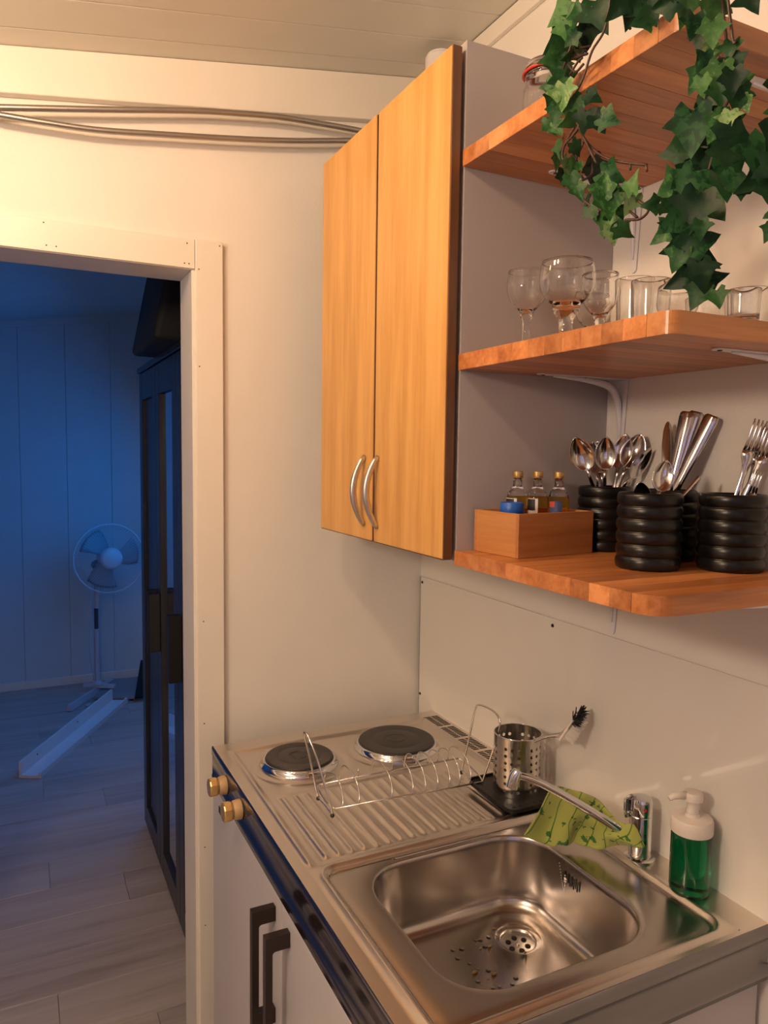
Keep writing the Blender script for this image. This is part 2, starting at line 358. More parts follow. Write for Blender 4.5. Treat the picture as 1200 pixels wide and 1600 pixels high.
M['oak_shaded'] = wood('shaded_brown_edging', (0.07, 0.028, 0.012), (0.11, 0.045, 0.02), (0.16, 0.07, 0.03), 'z', 0.3)  # brown edging, darkened to put the dim door edge's shade into its colour
M['stave'] = wood('oiled_beech_staves', (0.28, 0.088, 0.026), (0.46, 0.165, 0.048), (0.62, 0.26, 0.09), 'x', 0.32, 0.25, coat=0.1)
M['bamboo'] = wood('bamboo_strips', (0.36, 0.14, 0.045), (0.47, 0.20, 0.065), (0.56, 0.27, 0.10), 'y', 0.35, 0.15)
M['bamboo_shaded'] = wood('shaded_bamboo_strips_across', (0.30, 0.11, 0.035), (0.38, 0.15, 0.05), (0.46, 0.20, 0.075), 'x', 0.35, 0.15)  # same bamboo in a darker tone, shade of the box front painted in
M['floor'] = wood('greyed_laminate_floor', (0.30, 0.25, 0.23), (0.42, 0.37, 0.35), (0.50, 0.45, 0.43), 'x', 0.38, 0.08, scale=0.45)
M['steel'] = steel('brushed_stainless_worktop', (0.72, 0.66, 0.60), 0.295, 'y', 0.02, 0.0)
M['basin'] = steel('satin_stainless_basin', (0.50, 0.46, 0.43), 0.232, 'x', 0.02, 0.0)
M['fascia'] = steel('polished_stainless_fascia', (0.24, 0.235, 0.25), 0.18, 'y', 0.05, 0.0)
M['cup_steel'] = steel('brushed_stainless_cup', (0.56, 0.53, 0.50), 0.20, 'z', 0.04)
M['chrome'] = steel('polished_chrome', (0.72, 0.72, 0.74), 0.06, 'z', 0.02, 0.0)
M['wire'] = steel('chromed_wire', (0.70, 0.67, 0.64), 0.18, 'z', 0.04, 0.0)
M['cutlery'] = steel('polished_cutlery_steel', (0.68, 0.65, 0.63), 0.12, 'z', 0.05, 0.0)
M['nickel'] = steel('brushed_nickel', (0.62, 0.60, 0.57), 0.36, 'z', 0.06)
M['conduit'] = steel('scuffed_metal_conduit', (0.45, 0.42, 0.40), 0.36, 'x', 0.08)
M['iron'] = plain('cast_iron_hotplate', (0.028, 0.025, 0.024), 0.42, var=0.3, vs=18, bs=0.3, bsc=120)
M['black'] = plain('glazed_black_ceramic', (0.004, 0.004, 0.0045), 0.30, var=0.2, spec=0.35)
M['black_plastic'] = plain('black_plastic', (0.008, 0.0075, 0.0075), 0.4, var=0.2, spec=0.3)
M['dark_metal'] = plain('dark_bronze_metal', (0.03, 0.02, 0.018), 0.35, var=0.2, metal=0.4)
M['hole'] = plain('dark_opening', (0.004, 0.004, 0.004), 0.9, var=0)
M['ward'] = plain('black_stained_wardrobe', (0.022, 0.022, 0.028), 0.32, var=0.15)
M['ward_edge'] = plain('wardrobe_handle_black', (0.008, 0.008, 0.01), 0.5, var=0.1)
m_, nt_, b_ = newmat('mirror_glass'); setin(b_, base=(0.75, 0.78, 0.82), rough=0.02, metal=1.0); M['mirror'] = m_
M['bag'] = plain('black_nylon_suitcase', (0.012, 0.011, 0.012), 0.7, var=0.2, bs=0.2, bsc=300)
M['fan'] = plain('white_fan_plastic', (0.55, 0.56, 0.60), 0.4, var=0.03)
M['blade'] = plain('pale_fan_blade', (0.24, 0.28, 0.33), 0.45, var=0)
M['fan_dark'] = plain('dark_grey_plastic', (0.05, 0.055, 0.07), 0.5)
M['lumber'] = plain('white_painted_board', (0.78, 0.78, 0.78), 0.5, var=0.05)
M['greyboard'] = plain('grey_board', (0.30, 0.29, 0.30), 0.5, var=0.08)
M['knob'] = plain('brass_coloured_knob', (0.72, 0.48, 0.20), 0.28, metal=0.7, var=0.03)
M['knob_base'] = plain('light_beech_knob_base', (0.52, 0.34, 0.17), 0.4, var=0.08)
M['glass'] = glass('clear_glass')
M['liquid'] = glass('golden_spirit', (1.0, 0.70, 0.16), 0.0, 1.30)
M['gold_cap'] = plain('gold_screw_cap', (0.75, 0.52, 0.20), 0.28, metal=0.9, var=0.02)
M['label_white'] = plain('label_paper', (0.72, 0.68, 0.62), 0.6, var=0.03)
M['label_black'] = plain('label_print_black', (0.015, 0.015, 0.02), 0.5, var=0)
M['label_blue'] = plain('label_print_navy', (0.03, 0.05, 0.14), 0.5, var=0.3, vs=60)
M['label_red'] = plain('label_print_red', (0.45, 0.06, 0.04), 0.5, var=0)
M['blue'] = plain('blue_plastic', (0.01, 0.09, 0.42), 0.4, var=0.03)
M['red_rubber'] = plain('red_rubber_ring', (0.60, 0.05, 0.03), 0.4, var=0.05)
M['twig'] = plain('brown_plastic_stem', (0.05, 0.022, 0.016), 0.5, var=0.25, vs=40)
M['soap'] = glass('green_dish_soap', (0.0, 0.20, 0.075), 0.03, 1.38)
M['pump'] = plain('frosted_white_pump', (0.72, 0.66, 0.60), 0.35, var=0.02, sss=0.0)
M['bristle_w'] = plain('white_bristles', (0.70, 0.66, 0.60), 0.5, var=0.1)
M['bristle_b'] = plain('black_bristles', (0.015, 0.015, 0.015), 0.6, var=0.1)
M['duct'] = plain('grey_white_plastic_pipe', (0.74, 0.72, 0.70), 0.35, var=0.02)
M['water'] = glass('water_film', (1, 1, 1), 0.0, 1.33)
M['scrap'] = plain('food_scrap', (0.16, 0.10, 0.04), 0.5, var=0.3)
M['red_dot'] = plain('red_blue_indicator', (0.45, 0.02, 0.02), 0.3, var=0)
M['gasket'] = plain('black_rubber', (0.01, 0.01, 0.01), 0.6, var=0)
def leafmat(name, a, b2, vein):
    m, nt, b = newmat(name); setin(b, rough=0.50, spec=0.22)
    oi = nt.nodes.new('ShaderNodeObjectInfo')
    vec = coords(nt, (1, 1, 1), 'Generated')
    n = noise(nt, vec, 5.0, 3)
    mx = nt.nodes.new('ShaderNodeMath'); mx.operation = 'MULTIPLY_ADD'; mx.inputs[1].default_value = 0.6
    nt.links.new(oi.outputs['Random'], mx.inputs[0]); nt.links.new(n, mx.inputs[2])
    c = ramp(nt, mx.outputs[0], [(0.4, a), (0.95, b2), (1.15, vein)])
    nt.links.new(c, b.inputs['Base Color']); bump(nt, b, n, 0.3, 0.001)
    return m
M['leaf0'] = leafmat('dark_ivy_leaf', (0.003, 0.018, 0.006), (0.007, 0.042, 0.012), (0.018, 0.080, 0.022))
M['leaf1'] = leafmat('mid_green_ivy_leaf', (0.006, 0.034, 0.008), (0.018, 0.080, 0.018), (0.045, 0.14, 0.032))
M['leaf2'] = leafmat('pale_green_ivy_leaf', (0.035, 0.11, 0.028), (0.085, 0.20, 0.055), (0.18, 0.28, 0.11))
# printed dish cloth: lime ground with darker leaf sprigs
m_, nt_, b_ = newmat('lime_leaf_print_cloth'); setin(b_, rough=0.85, sheen=0.2)
uvn = nt_.nodes.new('ShaderNodeTexCoord'); mp_ = nt_.nodes.new('ShaderNodeMapping'); mp_.inputs['Scale'].default_value = (1, 1, 1)
nt_.links.new(uvn.outputs['UV'], mp_.inputs[0])
vo = nt_.nodes.new('ShaderNodeTexVoronoi'); vo.inputs['Scale'].default_value = 11.0; vo.inputs['Randomness'].default_value = 0.8
nt_.links.new(mp_.outputs[0], vo.inputs['Vector'])
n3 = noise(nt_, mp_.outputs[0], 26.0, 2)
a_ = nt_.nodes.new('ShaderNodeMath'); a_.operation = 'MULTIPLY_ADD'; a_.inputs[1].default_value = 0.9; nt_.links.new(n3, a_.inputs[0]); nt_.links.new(vo.outputs['Distance'], a_.inputs[2])
c1 = ramp(nt_, a_.outputs[0], [(0.73, (0.03, 0.13, 0.02)), (0.77, (0.34, 0.38, 0.085))])
wv = nt_.nodes.new('ShaderNodeTexWave'); wv.inputs['Scale'].default_value = 2.4; wv.inputs['Distortion'].default_value = 9.0; wv.inputs['Detail Scale'].default_value = 0.7
nt_.links.new(mp_.outputs[0], wv.inputs['Vector'])
c2 = ramp(nt_, wv.outputs['Fac'], [(0.0, (0.15, 0.40, 0.12)), (0.008, (0.15, 0.40, 0.12)), (0.02, (1, 1, 1))])
mm = nt_.nodes.new('ShaderNodeMix'); mm.data_type = 'RGBA'; mm.blend_type = 'MULTIPLY'; mm.inputs[0].default_value = 1.0
nt_.links.new(c1, mm.inputs[6]); nt_.links.new(c2, mm.inputs[7]); nt_.links.new(mm.outputs[2], b_.inputs['Base Color'])
M['cloth'] = m_

# ---------------------------------------------------------------- object helpers
def tag(o, label=None, cat=None, group=None, kind=None):
    if label: o['label'] = label
    if cat: o['category'] = cat
    if group: o['group'] = group
    if kind: o['kind'] = kind
    return o
def thing(name, label, cat, loc=(0, 0, 0), group=None):
    o = bpy.data.objects.new(name, None); COL.objects.link(o); o.location = loc
    o.empty_display_size = 0.05
    return tag(o, label, cat, group)
def wloc(o):
    p = V((0, 0, 0))
    while o: p += o.location; o = o.parent
    return p
def obj(name, bm, mat, parent=None, smooth=False, label=None, local=False, kind=None, angle=None):
    """link a bmesh as ONE object; coordinates are world metres unless local"""
    me = bpy.data.meshes.new(name)
    if parent is not None and not local:
        bmesh.ops.translate(bm, verts=bm.verts, vec=-wloc(parent))
    bm.normal_update()
    if smooth:
        for f in bm.faces: f.smooth = True
    if angle:
        for e in bm.edges:
            if len(e.link_faces) == 2 and e.calc_face_angle(0) > math.radians(angle): e.smooth = False
    bm.to_mesh(me); bm.free()
    for m in (mat if isinstance(mat, (list, tuple)) else [mat]): me.materials.append(m)
    o = bpy.data.objects.new(name, me); COL.objects.link(o)
    if parent is not None: o.parent = parent
    if label: o['label'] = label
    if kind: o['kind'] = kind
    return o
def struct(name, bm=None, mat=None, parent=None, **k):
    if bm is None:
        o = bpy.data.objects.new(name, None); COL.objects.link(o)
    else: o = obj(name, bm, mat, parent, **k)
    o['kind'] = 'structure'
    return o
def centre(o):
    """move a top-level mesh's origin to the bottom middle of its mesh"""
    me = o.data; xs = [v.co for v in me.vertices]
    lo = V((min(c.x for c in xs), min(c.y for c in xs), min(c.z for c in xs))); hi = V((max(c.x for c in xs), max(c.y for c in xs), max(c.z for c in xs)))
    p = V(((lo.x + hi.x) / 2, (lo.y + hi.y) / 2, lo.z))
    me.transform(Matrix.Translation(-p)); o.location = p
    return o
def copy_tree(o, parent=None):
    c = o.copy(); COL.objects.link(c); c.parent = parent
    for ch in list(o.children): copy_tree(ch, c)
    return c
def B(): return bmesh.new()
def box(bm, x0, x1, y0, y1, z0, z1, bev=0.0, seg=2):
    vs = [bm.verts.new(p) for p in ((x0, y0, z0), (x1, y0, z0), (x1, y1, z0), (x0, y1, z0), (x0, y0, z1), (x1, y0, z1), (x1, y1, z1), (x0, y1, z1))]
    fs = [bm.faces.new([vs[i] for i in q]) for q in ((3, 2, 1, 0), (4, 5, 6, 7), (0, 1, 5, 4), (1, 2, 6, 5), (2, 3, 7, 6), (3, 0, 4, 7))]
    if bev:
        es = list({e for f in fs for e in f.edges})
        bmesh.ops.bevel(bm, geom=es, offset=bev, segments=seg, affect='EDGES', profile=0.5)
    return bm
def bx(x0, x1, y0, y1, z0, z1, bev=0.0, seg=2): return box(B(), x0, x1, y0, y1, z0, z1, bev, seg)
def obox(bm, a, b, w, h, up=(0, 0, 1)):
    """box bar from a to b"""
    a, b = V(a), V(b); d = (b - a).normalized(); s = d.cross(V(up))
    if s.length < 1e-4: s = d.cross(V((0, 1, 0)))
    s.normalize(); u = s.cross(d)
    vs = [bm.verts.new(p + s * i * w / 2 + u * j * h / 2) for p in (a, b) for i, j in ((-1, -1), (1, -1), (1, 1), (-1, 1))]
    for q in ((0, 1, 2, 3), (7, 6, 5, 4), (0, 4, 5, 1), (1, 5, 6, 2), (2, 6, 7, 3), (3, 7, 4, 0)): bm.faces.new([vs[i] for i in q])
    return bm
def smoothpath(pts, n=6):
    P = [V(p) for p in pts]
    if len(P) < 3: return P
    out = []
    for i in range(len(P) - 1):
        p0 = P[i - 1] if i else P[0] * 2 - P[1]; p1 = P[i]; p2 = P[i + 1]; p3 = P[i + 2] if i + 2 < len(P) else P[-1] * 2 - P[-2]
        for k in range(n):
            t = k / n
            out.append(0.5 * ((2 * p1) + (-p0 + p2) * t + (2 * p0 - 5 * p1 + 4 * p2 - p3) * t * t + (-p0 + 3 * p1 - 3 * p2 + p3) * t ** 3))
    out.append(P[-1]); return out
def tube(bm, pts, r, n=8, closed=False, cap=True, sq=(1, 1), up=None):
    P = [V(p) for p in pts]; rings = []; N = len(P)
    rr = r if isinstance(r, (list, tuple)) else [r] * N
    t0 = (P[1] - P[0]).normalized()
    nn = V(up) if up else t0.orthogonal().normalized()
    for i in range(N):
        if closed: t = (P[(i + 1) % N] - P[i - 1]).normalized()
        else: t = (P[min(i + 1, N - 1)] - P[max(i - 1, 0)]).normalized()
        nn = nn - t * nn.dot(t)
        if nn.length < 1e-6: nn = t.orthogonal()
        nn.normalize(); b = t.cross(nn)
        rings.append([bm.verts.new(P[i] + (nn * math.cos(2 * PI * k / n) * sq[0] + b * math.sin(2 * PI * k / n) * sq[1]) * rr[i]) for k in range(n)])
    M_ = N if closed else N - 1
    for i in range(M_):
        a, b2 = rings[i], rings[(i + 1) % N]
        for k in range(n): bm.faces.new((a[k], a[(k + 1) % n], b2[(k + 1) % n], b2[k]))
    if cap and not closed:
        bm.faces.new(rings[0][::-1]); bm.faces.new(rings[-1])
    return bm
def lathe(bm, prof, c=(0, 0, 0), n=32, axis=None):
    """revolve (r, z) points; closed where r = 0"""
    c = V(c); rings = []
    for r, z in prof:
        if r < 1e-6: rings.append([bm.verts.new(c + V((0, 0, z)))])
        else: rings.append([bm.verts.new(c + V((r * math.cos(2 * PI * k / n), r * math.sin(2 * PI * k / n), z))) for k in range(n)])
    for a, b in zip(rings, rings[1:]):
        for k in range(n):
            k2 = (k + 1) % n
            if len(a) == 1 and len(b) == 1: continue
            if len(a) == 1: bm.faces.new((a[0], b[k2], b[k]))
            elif len(b) == 1: bm.faces.new((a[k], a[k2], b[0]))
            else: bm.faces.new((a[k], a[k2], b[k2], b[k]))
    bmesh.ops.recalc_face_normals(bm, faces=bm.faces)
    return bm
def rounded(x0, x1, y0, y1, r, n=10):
    """rounded rectangle outline, counter-clockwise, 4*(n+1) points; r may be one radius or four"""
    rs = r if isinstance(r, (list, tuple)) else (r,) * 4
    out = []
    for (cx, cy, a0), q in zip(((x1, y0, -90), (x1, y1, 0), (x0, y1, 90), (x0, y0, 180)), rs):
        sx = -1 if cx == x1 else 1; sy = -1 if cy == y1 else 1
        ox, oy = cx + sx * q, cy + sy * q
        for k in range(n + 1):
            a = math.radians(a0 + 90 * k / n); out.append((ox + q * math.cos(a), oy + q * math.sin(a)))
    return out
def prism(bm, outline, z0, z1, bev=0):
    a = [bm.verts.new((x, y, z0)) for x, y in outline]; b = [bm.verts.new((x, y, z1)) for x, y in outline]
    bm.faces.new(a[::-1]); bm.faces.new(b); n = len(a)
    for i in range(n): bm.faces.new((a[i], a[(i + 1) % n], b[(i + 1) % n], b[i]))
    if bev:
        es = [e for e in bm.edges if len(e.link_faces) == 2 and abs(e.verts[0].co.z - e.verts[1].co.z) < 1e-6]
        bmesh.ops.bevel(bm, geom=es, offset=bev, segments=2, affect='EDGES')
    return bm
def loft(bm, loops, capend=True, capstart=False):
    R = [[bm.verts.new(p) for p in l] for l in loops]; n = len(R[0])
    for a, b in zip(R, R[1:]):
        for k in range(n): bm.faces.new((a[k], a[(k + 1) % n], b[(k + 1) % n], b[k]))
    if capend: bm.faces.new(R[-1])
    if capstart: bm.faces.new(R[0][::-1])
    return bm

# ================================================================ THE SETTING
def ceil_z(x): return 2.552 + 0.158 * x
def sbox(bm, x0, x1, y0, y1, z0, dz=0.0):
    """box whose top follows the sloping ceiling"""
    zt0, zt1 = ceil_z(x0) + dz, ceil_z(x1) + dz
    vs = [bm.verts.new(p) for p in ((x0, y0, z0), (x1, y0, z0), (x1, y1, z0), (x0, y1, z0), (x0, y0, zt0), (x1, y0, zt1), (x1, y1, zt1), (x0, y1, zt0))]
    for q in ((3, 2, 1, 0), (4, 5, 6, 7), (0, 1, 5, 4), (1, 2, 6, 5), (2, 3, 7, 6), (3, 0, 4, 7)): bm.faces.new([vs[i] for i in q])
    return bm
XL, XBL, YF, YW, YP, YB = -2.3, -2.65, -1.25, 1.766, 1.880, 5.33
# floor: sub-floor slab and long laminate planks running across the room
floor = struct('floor', bx(XBL - .1, 0.1, YF - .1, YB + .1, -0.08, -0.012), M['floor'])
pl_me = None
def plank(x0, x1, y0, y1):
    return bx(x0 + .0006, x1 - .0006, y0 + .0006, y1 - .0006, -0.012, 0.0, 0.0008, 1)
rng = random.Random(3); y = YP - 0.6; r = 0
while y < YB:
    xs = [XBL]; x = XBL + [0.45, 0.95, 0.2, 0.7][r % 4]
    while x < 0.0: xs.append(x); x += 1.28
    xs.append(0.0)
    for a, b in zip(xs, xs[1:]):
        y1 = min(y + .193, YB)
        struct('floor_plank', plank(a, b, y, y1), M['floor'], floor)
    y += .193; r += 1
k = obj('kitchen_floor_covering', bx(XBL, 0.0, YF, YP - 0.6, -0.012, 0.0), M['floor'], floor); k['kind'] = 'structure'

# partition with the doorway (opening X -1.47..-0.605, up to z 2.015)
bm = B(); sbox(bm, -0.605, 0.0, YW, YP, 0); sbox(bm, XBL, -1.485, YW, YP, 0); sbox(bm, -1.485, -0.605, YW, YP, 2.015)
struct('wall_back', bm, M['wall'])
def wall_with_window(name, mat, axis, pos, th, a0, a1, w0, w1, z0, z1, H):
    """wall in the plane axis=pos with a window opening w0..w1, z0..z1"""
    bm = B()
    for (p, q, lo, hi) in ((a0, w0, 0, H), (w1, a1, 0, H), (w0, w1, 0, z0), (w0, w1, z1, H)):
        if axis == 'x': box(bm, pos, pos + th, p, q, lo, hi)
        else: box(bm, p, q, pos, pos + th, lo, hi)
    return struct(name, bm, mat)
wall_with_window('wall_right', M['wall'], 'x', 0.0, .1, YF - .1, YB + .1, 3.45, 4.75, 0.90, 2.05, 2.62)
wall_with_window('wall_left', M['far_wall'], 'x', XL - .1, .1, YF - .1, YW, -0.2, 0.7, 0.95, 1.85, 2.6)
wall_with_window('wall_front', M['far_wall'], 'y', YF - .1, .1, XL, 0.0, -1.9, -0.7, 0.95, 2.0, 2.6)
struct('wall_far_left', bx(XBL - .1, XBL, YP, YB + .1, 0, 2.6), M['bedwall'])
def window(n, axis, pos, th, w0, w1, z0, z1):
    f = struct('window_%d' % n)
    cx = pos + th / 2
    f.location = (cx, (w0 + w1) / 2, z0) if axis == 'x' else ((w0 + w1) / 2, cx, z0)
    def bb(a, b, c, d, t):
        return bx(cx - t, cx + t, a, b, c, d, .003) if axis == 'x' else bx(a, b, cx - t, cx + t, c, d, .003)
    bm = B()
    for (a, b, c, d) in ((w0, w0 + .05, z0, z1), (w1 - .05, w1, z0, z1), (w0, w1, z0, z0 + .05), (w0, w1, z1 - .05, z1), ((w0 + w1) / 2 - .03, (w0 + w1) / 2 + .03, z0, z1)):
        if axis == 'x': box(bm, cx - .03, cx + .03, a, b, c, d, .003)
        else: box(bm, a, b, cx - .03, cx + .03, c, d, .003)
    obj('window_frame', bm, M['trim'], f)
    mid = (w0 + w1) / 2
    for (a, b) in ((w0 + .05, mid - .03), (mid + .03, w1 - .05)): obj('pane', bb(a, b, z0 + .05, z1 - .05, .003), M['glass'], f)
window(1, 'y', YF - .1, .1, -1.9, -0.7, 0.95, 2.0)
window(2, 'x', 0.0, .1, 3.45, 4.75, 0.90, 2.05)
window(3, 'x', XL - .1, .1, -0.2, 0.7, 0.95, 1.85)
# far wall of the next room: upright panels with narrow joints
wf = struct('wall_far', bx(XBL - .1, 0.0, YB + .008, YB + .1, 0, 2.7), M['bedwall'])
x = XBL
while x < 0:
    x1 = min(x + .278, 0.0)
    o = obj('wall_panel', bx(x + .001, x1 - .001, YB, YB + .009, 0.05, ceil_z(x) - .0, .0015, 1), M['bedwall'], wf); o['kind'] = 'structure'
    x += .278
bm = B(); box(bm, XBL, -.001, YB - .014, YB - .0005, 0, .055, .003); struct('baseboard_far', bm, M['trim'])
bm = B()
for z in (0, 1):
    pass
vs = [bm.verts.new(p) for p in ((XBL, YB - .012, ceil_z(XBL) - .045), (0, YB - .012, ceil_z(0) - .045), (0, YB - .0005, ceil_z(0) - .045), (XBL, YB - .0005, ceil_z(XBL) - .045),
      (XBL, YB - .012, ceil_z(XBL) - .0006), (0, YB - .012, ceil_z(0) - .0006), (0, YB - .0005, ceil_z(0) - .0006), (XBL, YB - .0005, ceil_z(XBL) - .0006))]
for q in ((3, 2, 1, 0), (4, 5, 6, 7), (0, 1, 5, 4), (1, 2, 6, 5), (2, 3, 7, 6), (3, 0, 4, 7)): bm.faces.new([vs[i] for i in q])
struct('trim_4', bm, M['bedwall'])
# sloping ceiling: slab plus tongue-and-groove boards in the kitchen
def slope_box(x0, x1, y0, y1, lo, hi, bev=0):
    bm = bx(x0, x1, y0, y1, lo, hi, bev, 1)
    for v in bm.verts: v.co.z += ceil_z(v.co.x)
    return bm
ce = struct('ceiling', slope_box(XBL - .1, 0.1, YF - .1, YB + .1, 0.012, 0.09), M['ceil'])
edges = [YW, 1.673]
while edges[-1] > YF: edges.append(edges[-1] - .12)
for a, b in zip(edges, edges[1:]):
    o = obj('ceiling_board', slope_box(XBL, -.0005, max(b, YF) + .0008, a - .0008, 0.0, 0.012, .0016), M['ceil'], ce); o['kind'] = 'structure'
o = obj('ceiling_sheet', slope_box(XBL, -.0005, YP, YB, 0.0, 0.012), M['bedwall'], ce); o['kind'] = 'structure'
# trim under the ceiling on the back wall and on the right wall
def slope_trim(x0, x1, y0, y1, zl0, zl1, gap=.0008):
    bm = B()
    vs = [bm.verts.new(p) for p in ((x0, y0, zl0), (x1, y0, zl1), (x1, y1, zl1), (x0, y1, zl0), (x0, y0, ceil_z(x0) - gap), (x1, y0, ceil_z(x1) - gap), (x1, y1, ceil_z(x1) - gap), (x0, y1, ceil_z(x0) - gap))]
    fs = [bm.faces.new([vs[i] for i in q]) for q in ((3, 2, 1, 0), (4, 5, 6, 7), (0, 1, 5, 4), (1, 2, 6, 5), (2, 3, 7, 6), (3, 0, 4, 7))]
    bmesh.ops.bevel(bm, geom=[e for e in bm.edges], offset=.0015, segments=1, affect='EDGES')
    return bm
struct('trim_1', slope_trim(XL, -.013, YW - .024, YW - .0005, 2.439 + .138 * XL, 2.437), M['trim'])
struct('trim_2', bx(-.012, -.0005, YF, YW - .017, 2.510, 2.5485, .0015), M['trim'])
struct('baseboard_back', bx(XL, -1.55, YW - .012, YW - .0005, 0, .07, .003), M['trim'])

# doorway: casing boards round the opening and jamb boards through the wall, with nails
dr = struct('door_1'); dr.location = (-1.05, 1.82, 0)
def dpart(name, bm, mat=None):
    o = obj(name, bm, mat or M['trim'], dr); return o
side = dpart('side_casing', bx(-.6137, -.5505, YW - .017, YW - .0005, 0, 2.0685, .0015))
head = dpart('head_casing', bx(-1.478, -.6145, YW - .0155, YW - .0005, 2.0, 2.0655, .0015))
left = dpart('side_casing', bx(-1.542, -1.4785, YW - .017, YW - .0005, 0, 2.0685, .0015))
dpart('jamb', bx(-.6215, -.6055, YW - .0100, YP + .008, 0, 1.998, .001))
dpart('jamb', bx(-1.4845, -1.4685, YW - .0100, YP + .008, 0, 1.998, .001))
dpart('head_jamb', bx(-1.4845, -.6055, YW - .0100, YP + .008, 1.9985, 2.0145, .001))
for (x, z, par) in ((-.9285, 2.058, head), (-.924, 2.012, head), (-.905, 2.012, head), (-.632, 2.055, head), (-.638, 2.010, head), (-.628, 2.010, head), (-.558, 2.058, side), (-.606, 2.0, side), (-.606, 1.78, side), (-.6, 1.18, side), (-.6, .93, side), (-.6, .62, side), (-.6, .42, side)):
    bm = B(); y0 = YW - .017 if par is side else YW - .0155
    tube(bm, [(x, y0 - .0004, z), (x, y0 + .001, z)], .0016, 8)
    obj('nail', bm, M['dark_metal'], par)

# ================================================================ CABLES AND PIPE ABOVE
def conduit(name, pts, r, label):
    bm = B(); tube(bm, smoothpath(pts, 6), r, 12); o = obj(name, bm, M['conduit'], smooth=True)
    tag(o, label, 'conduit', 'metal conduits along the top of the back wall'); return centre(o)
c_up = [CABLE_UP[0][:1] + CABLE_UP[0][1:]] + CABLE_UP[1:]
conduit('metal_conduit', [(-1.6, 1.722, 2.21)] + CABLE_UP + [(-.03, 1.722, 2.36)], .0068, 'upper of two grey metal conduits, bright at its left end, under the ceiling trim')
conduit('metal_conduit', [(-1.6, 1.726, 2.19)] + CABLE_LOW + [(-.03, 1.726, 2.34)], .0066, 'lower of two grey metal conduits, sagging across the wall above the doorway')
bm = B(); z0 = 2.2520
lathe(bm, [(0, 0), (.036, 0), (.0365, .002), (.0365, .255), (.033, .258), (.033, .262), (0, .262)], (-.078, 1.575, z0), 40)
for v in bm.verts:
    if v.co.z > z0 + .25: v.co.z = min(v.co.z, ceil_z(v.co.x) - .0015)
tag(obj('vent_pipe', bm, M['duct'], smooth=True, angle=40), 'short white round pipe standing on top of the wall cabinet, up to the ceiling', 'pipe'); centre(bpy.data.objects['vent_pipe'])

# ================================================================ WALL CABINET
cb_ = thing('wall_cabinet', 'white wall cabinet with two tall honey oak doors and bow handles', 'cabinet', (-.175, 1.349, 1.404))
ZC0, ZC1 = 1.4043, 2.2507
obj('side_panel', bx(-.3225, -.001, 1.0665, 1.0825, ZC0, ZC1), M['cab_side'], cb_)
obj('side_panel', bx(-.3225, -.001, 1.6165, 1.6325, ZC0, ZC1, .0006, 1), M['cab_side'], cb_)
obj('top_panel', bx(-.3225, -.001, 1.0826, 1.6164, ZC1 - .0165, ZC1 - .0005), M['white_lam'], cb_)
obj('bottom_panel', bx(-.3225, -.001, 1.0826, 1.6164, ZC0 + .0005, ZC0 + .0165), M['white_lam'], cb_)
obj('back_panel', bx(-.006, -.0012, 1.0826, 1.6164, ZC0 + .017, ZC1 - .017), M['white_lam'], cb_)
obj('inner_shelf', bx(-.300, -.0065, 1.0826, 1.6164, 1.82, 1.838), M['white_lam'], cb_)
def oak_door(y0, y1, hy):
    d = obj('door', bx(-.3492, -.3305, y0 + .0032, y1 - .0032, 1.4085, 2.2385, .0012, 2), M['oak'], cb_)
    for a, b in ((y0, y0 + .003), (y1 - .003, y1)):
        obj('edge_band', bx(-.3480, -.3310, a, b, 1.4085, 2.2385, .0012, 2), M['oak_shaded'], d)
    obj('edge_band', bx(-.3480, -.3310, y0 + .0032, y1 - .0032, 1.4068, 1.4083), M['oak_shaded'], d)
    zt, zb = 1.579, 1.438; pts = []
    for k in range(15):
        t = k / 14; s = math.sin(PI * t)
        pts.append((-.3500 - .026 * s ** 0.8, hy, zt + (zb - zt) * t))
    bm = B(); tube(bm, pts, [.0042 + .0016 * math.sin(PI * k / 14) for k in range(15)], 12, sq=(1.0, 1.25), up=(0, 1, 0))
    obj('handle', bm, M['nickel'], d, smooth=True, label='brushed nickel bow handle')
oak_door(1.0665, 1.3420, 1.3205)
oak_door(1.3455, 1.6325, 1.3830)

# ================================================================ OPEN SHELVES OF GLUED STAVES
def shelf(zt, th, y0, rad, label, name='wooden_shelf'):
    t = thing(name, label, 'shelf', (-.165, (y0 + 1.066) / 2, zt - th))
    n = 12; w = (1.0655 - y0) / n
    for i in range(n):
        a, b = y0 + i * w, y0 + (i + 1) * w - .0001
        if i == 0: out = rounded(-.327, -.0015, a, b, (.001, .001, .001, rad), 8)
        else: out = [(-.327, a), (-.0015, a), (-.0015, b), (-.327, b)]
        bm = B(); prism(bm, out, zt - th, zt, .0005)
        obj('stave', bm, M['stave'], t, smooth=False)
    return t
shelf(1.4225, .0245, .6230, .0360, 'lowest oiled beech block shelf, with black cups and a bamboo box on it')
shelf(1.7510, .0265, .6160, .0160, 'middle oiled beech block shelf, with drinking glasses standing on it')
shelf(2.0780, .0260, .6160, .0140, 'topmost oiled beech block shelf, hung with ivy, seen from below')
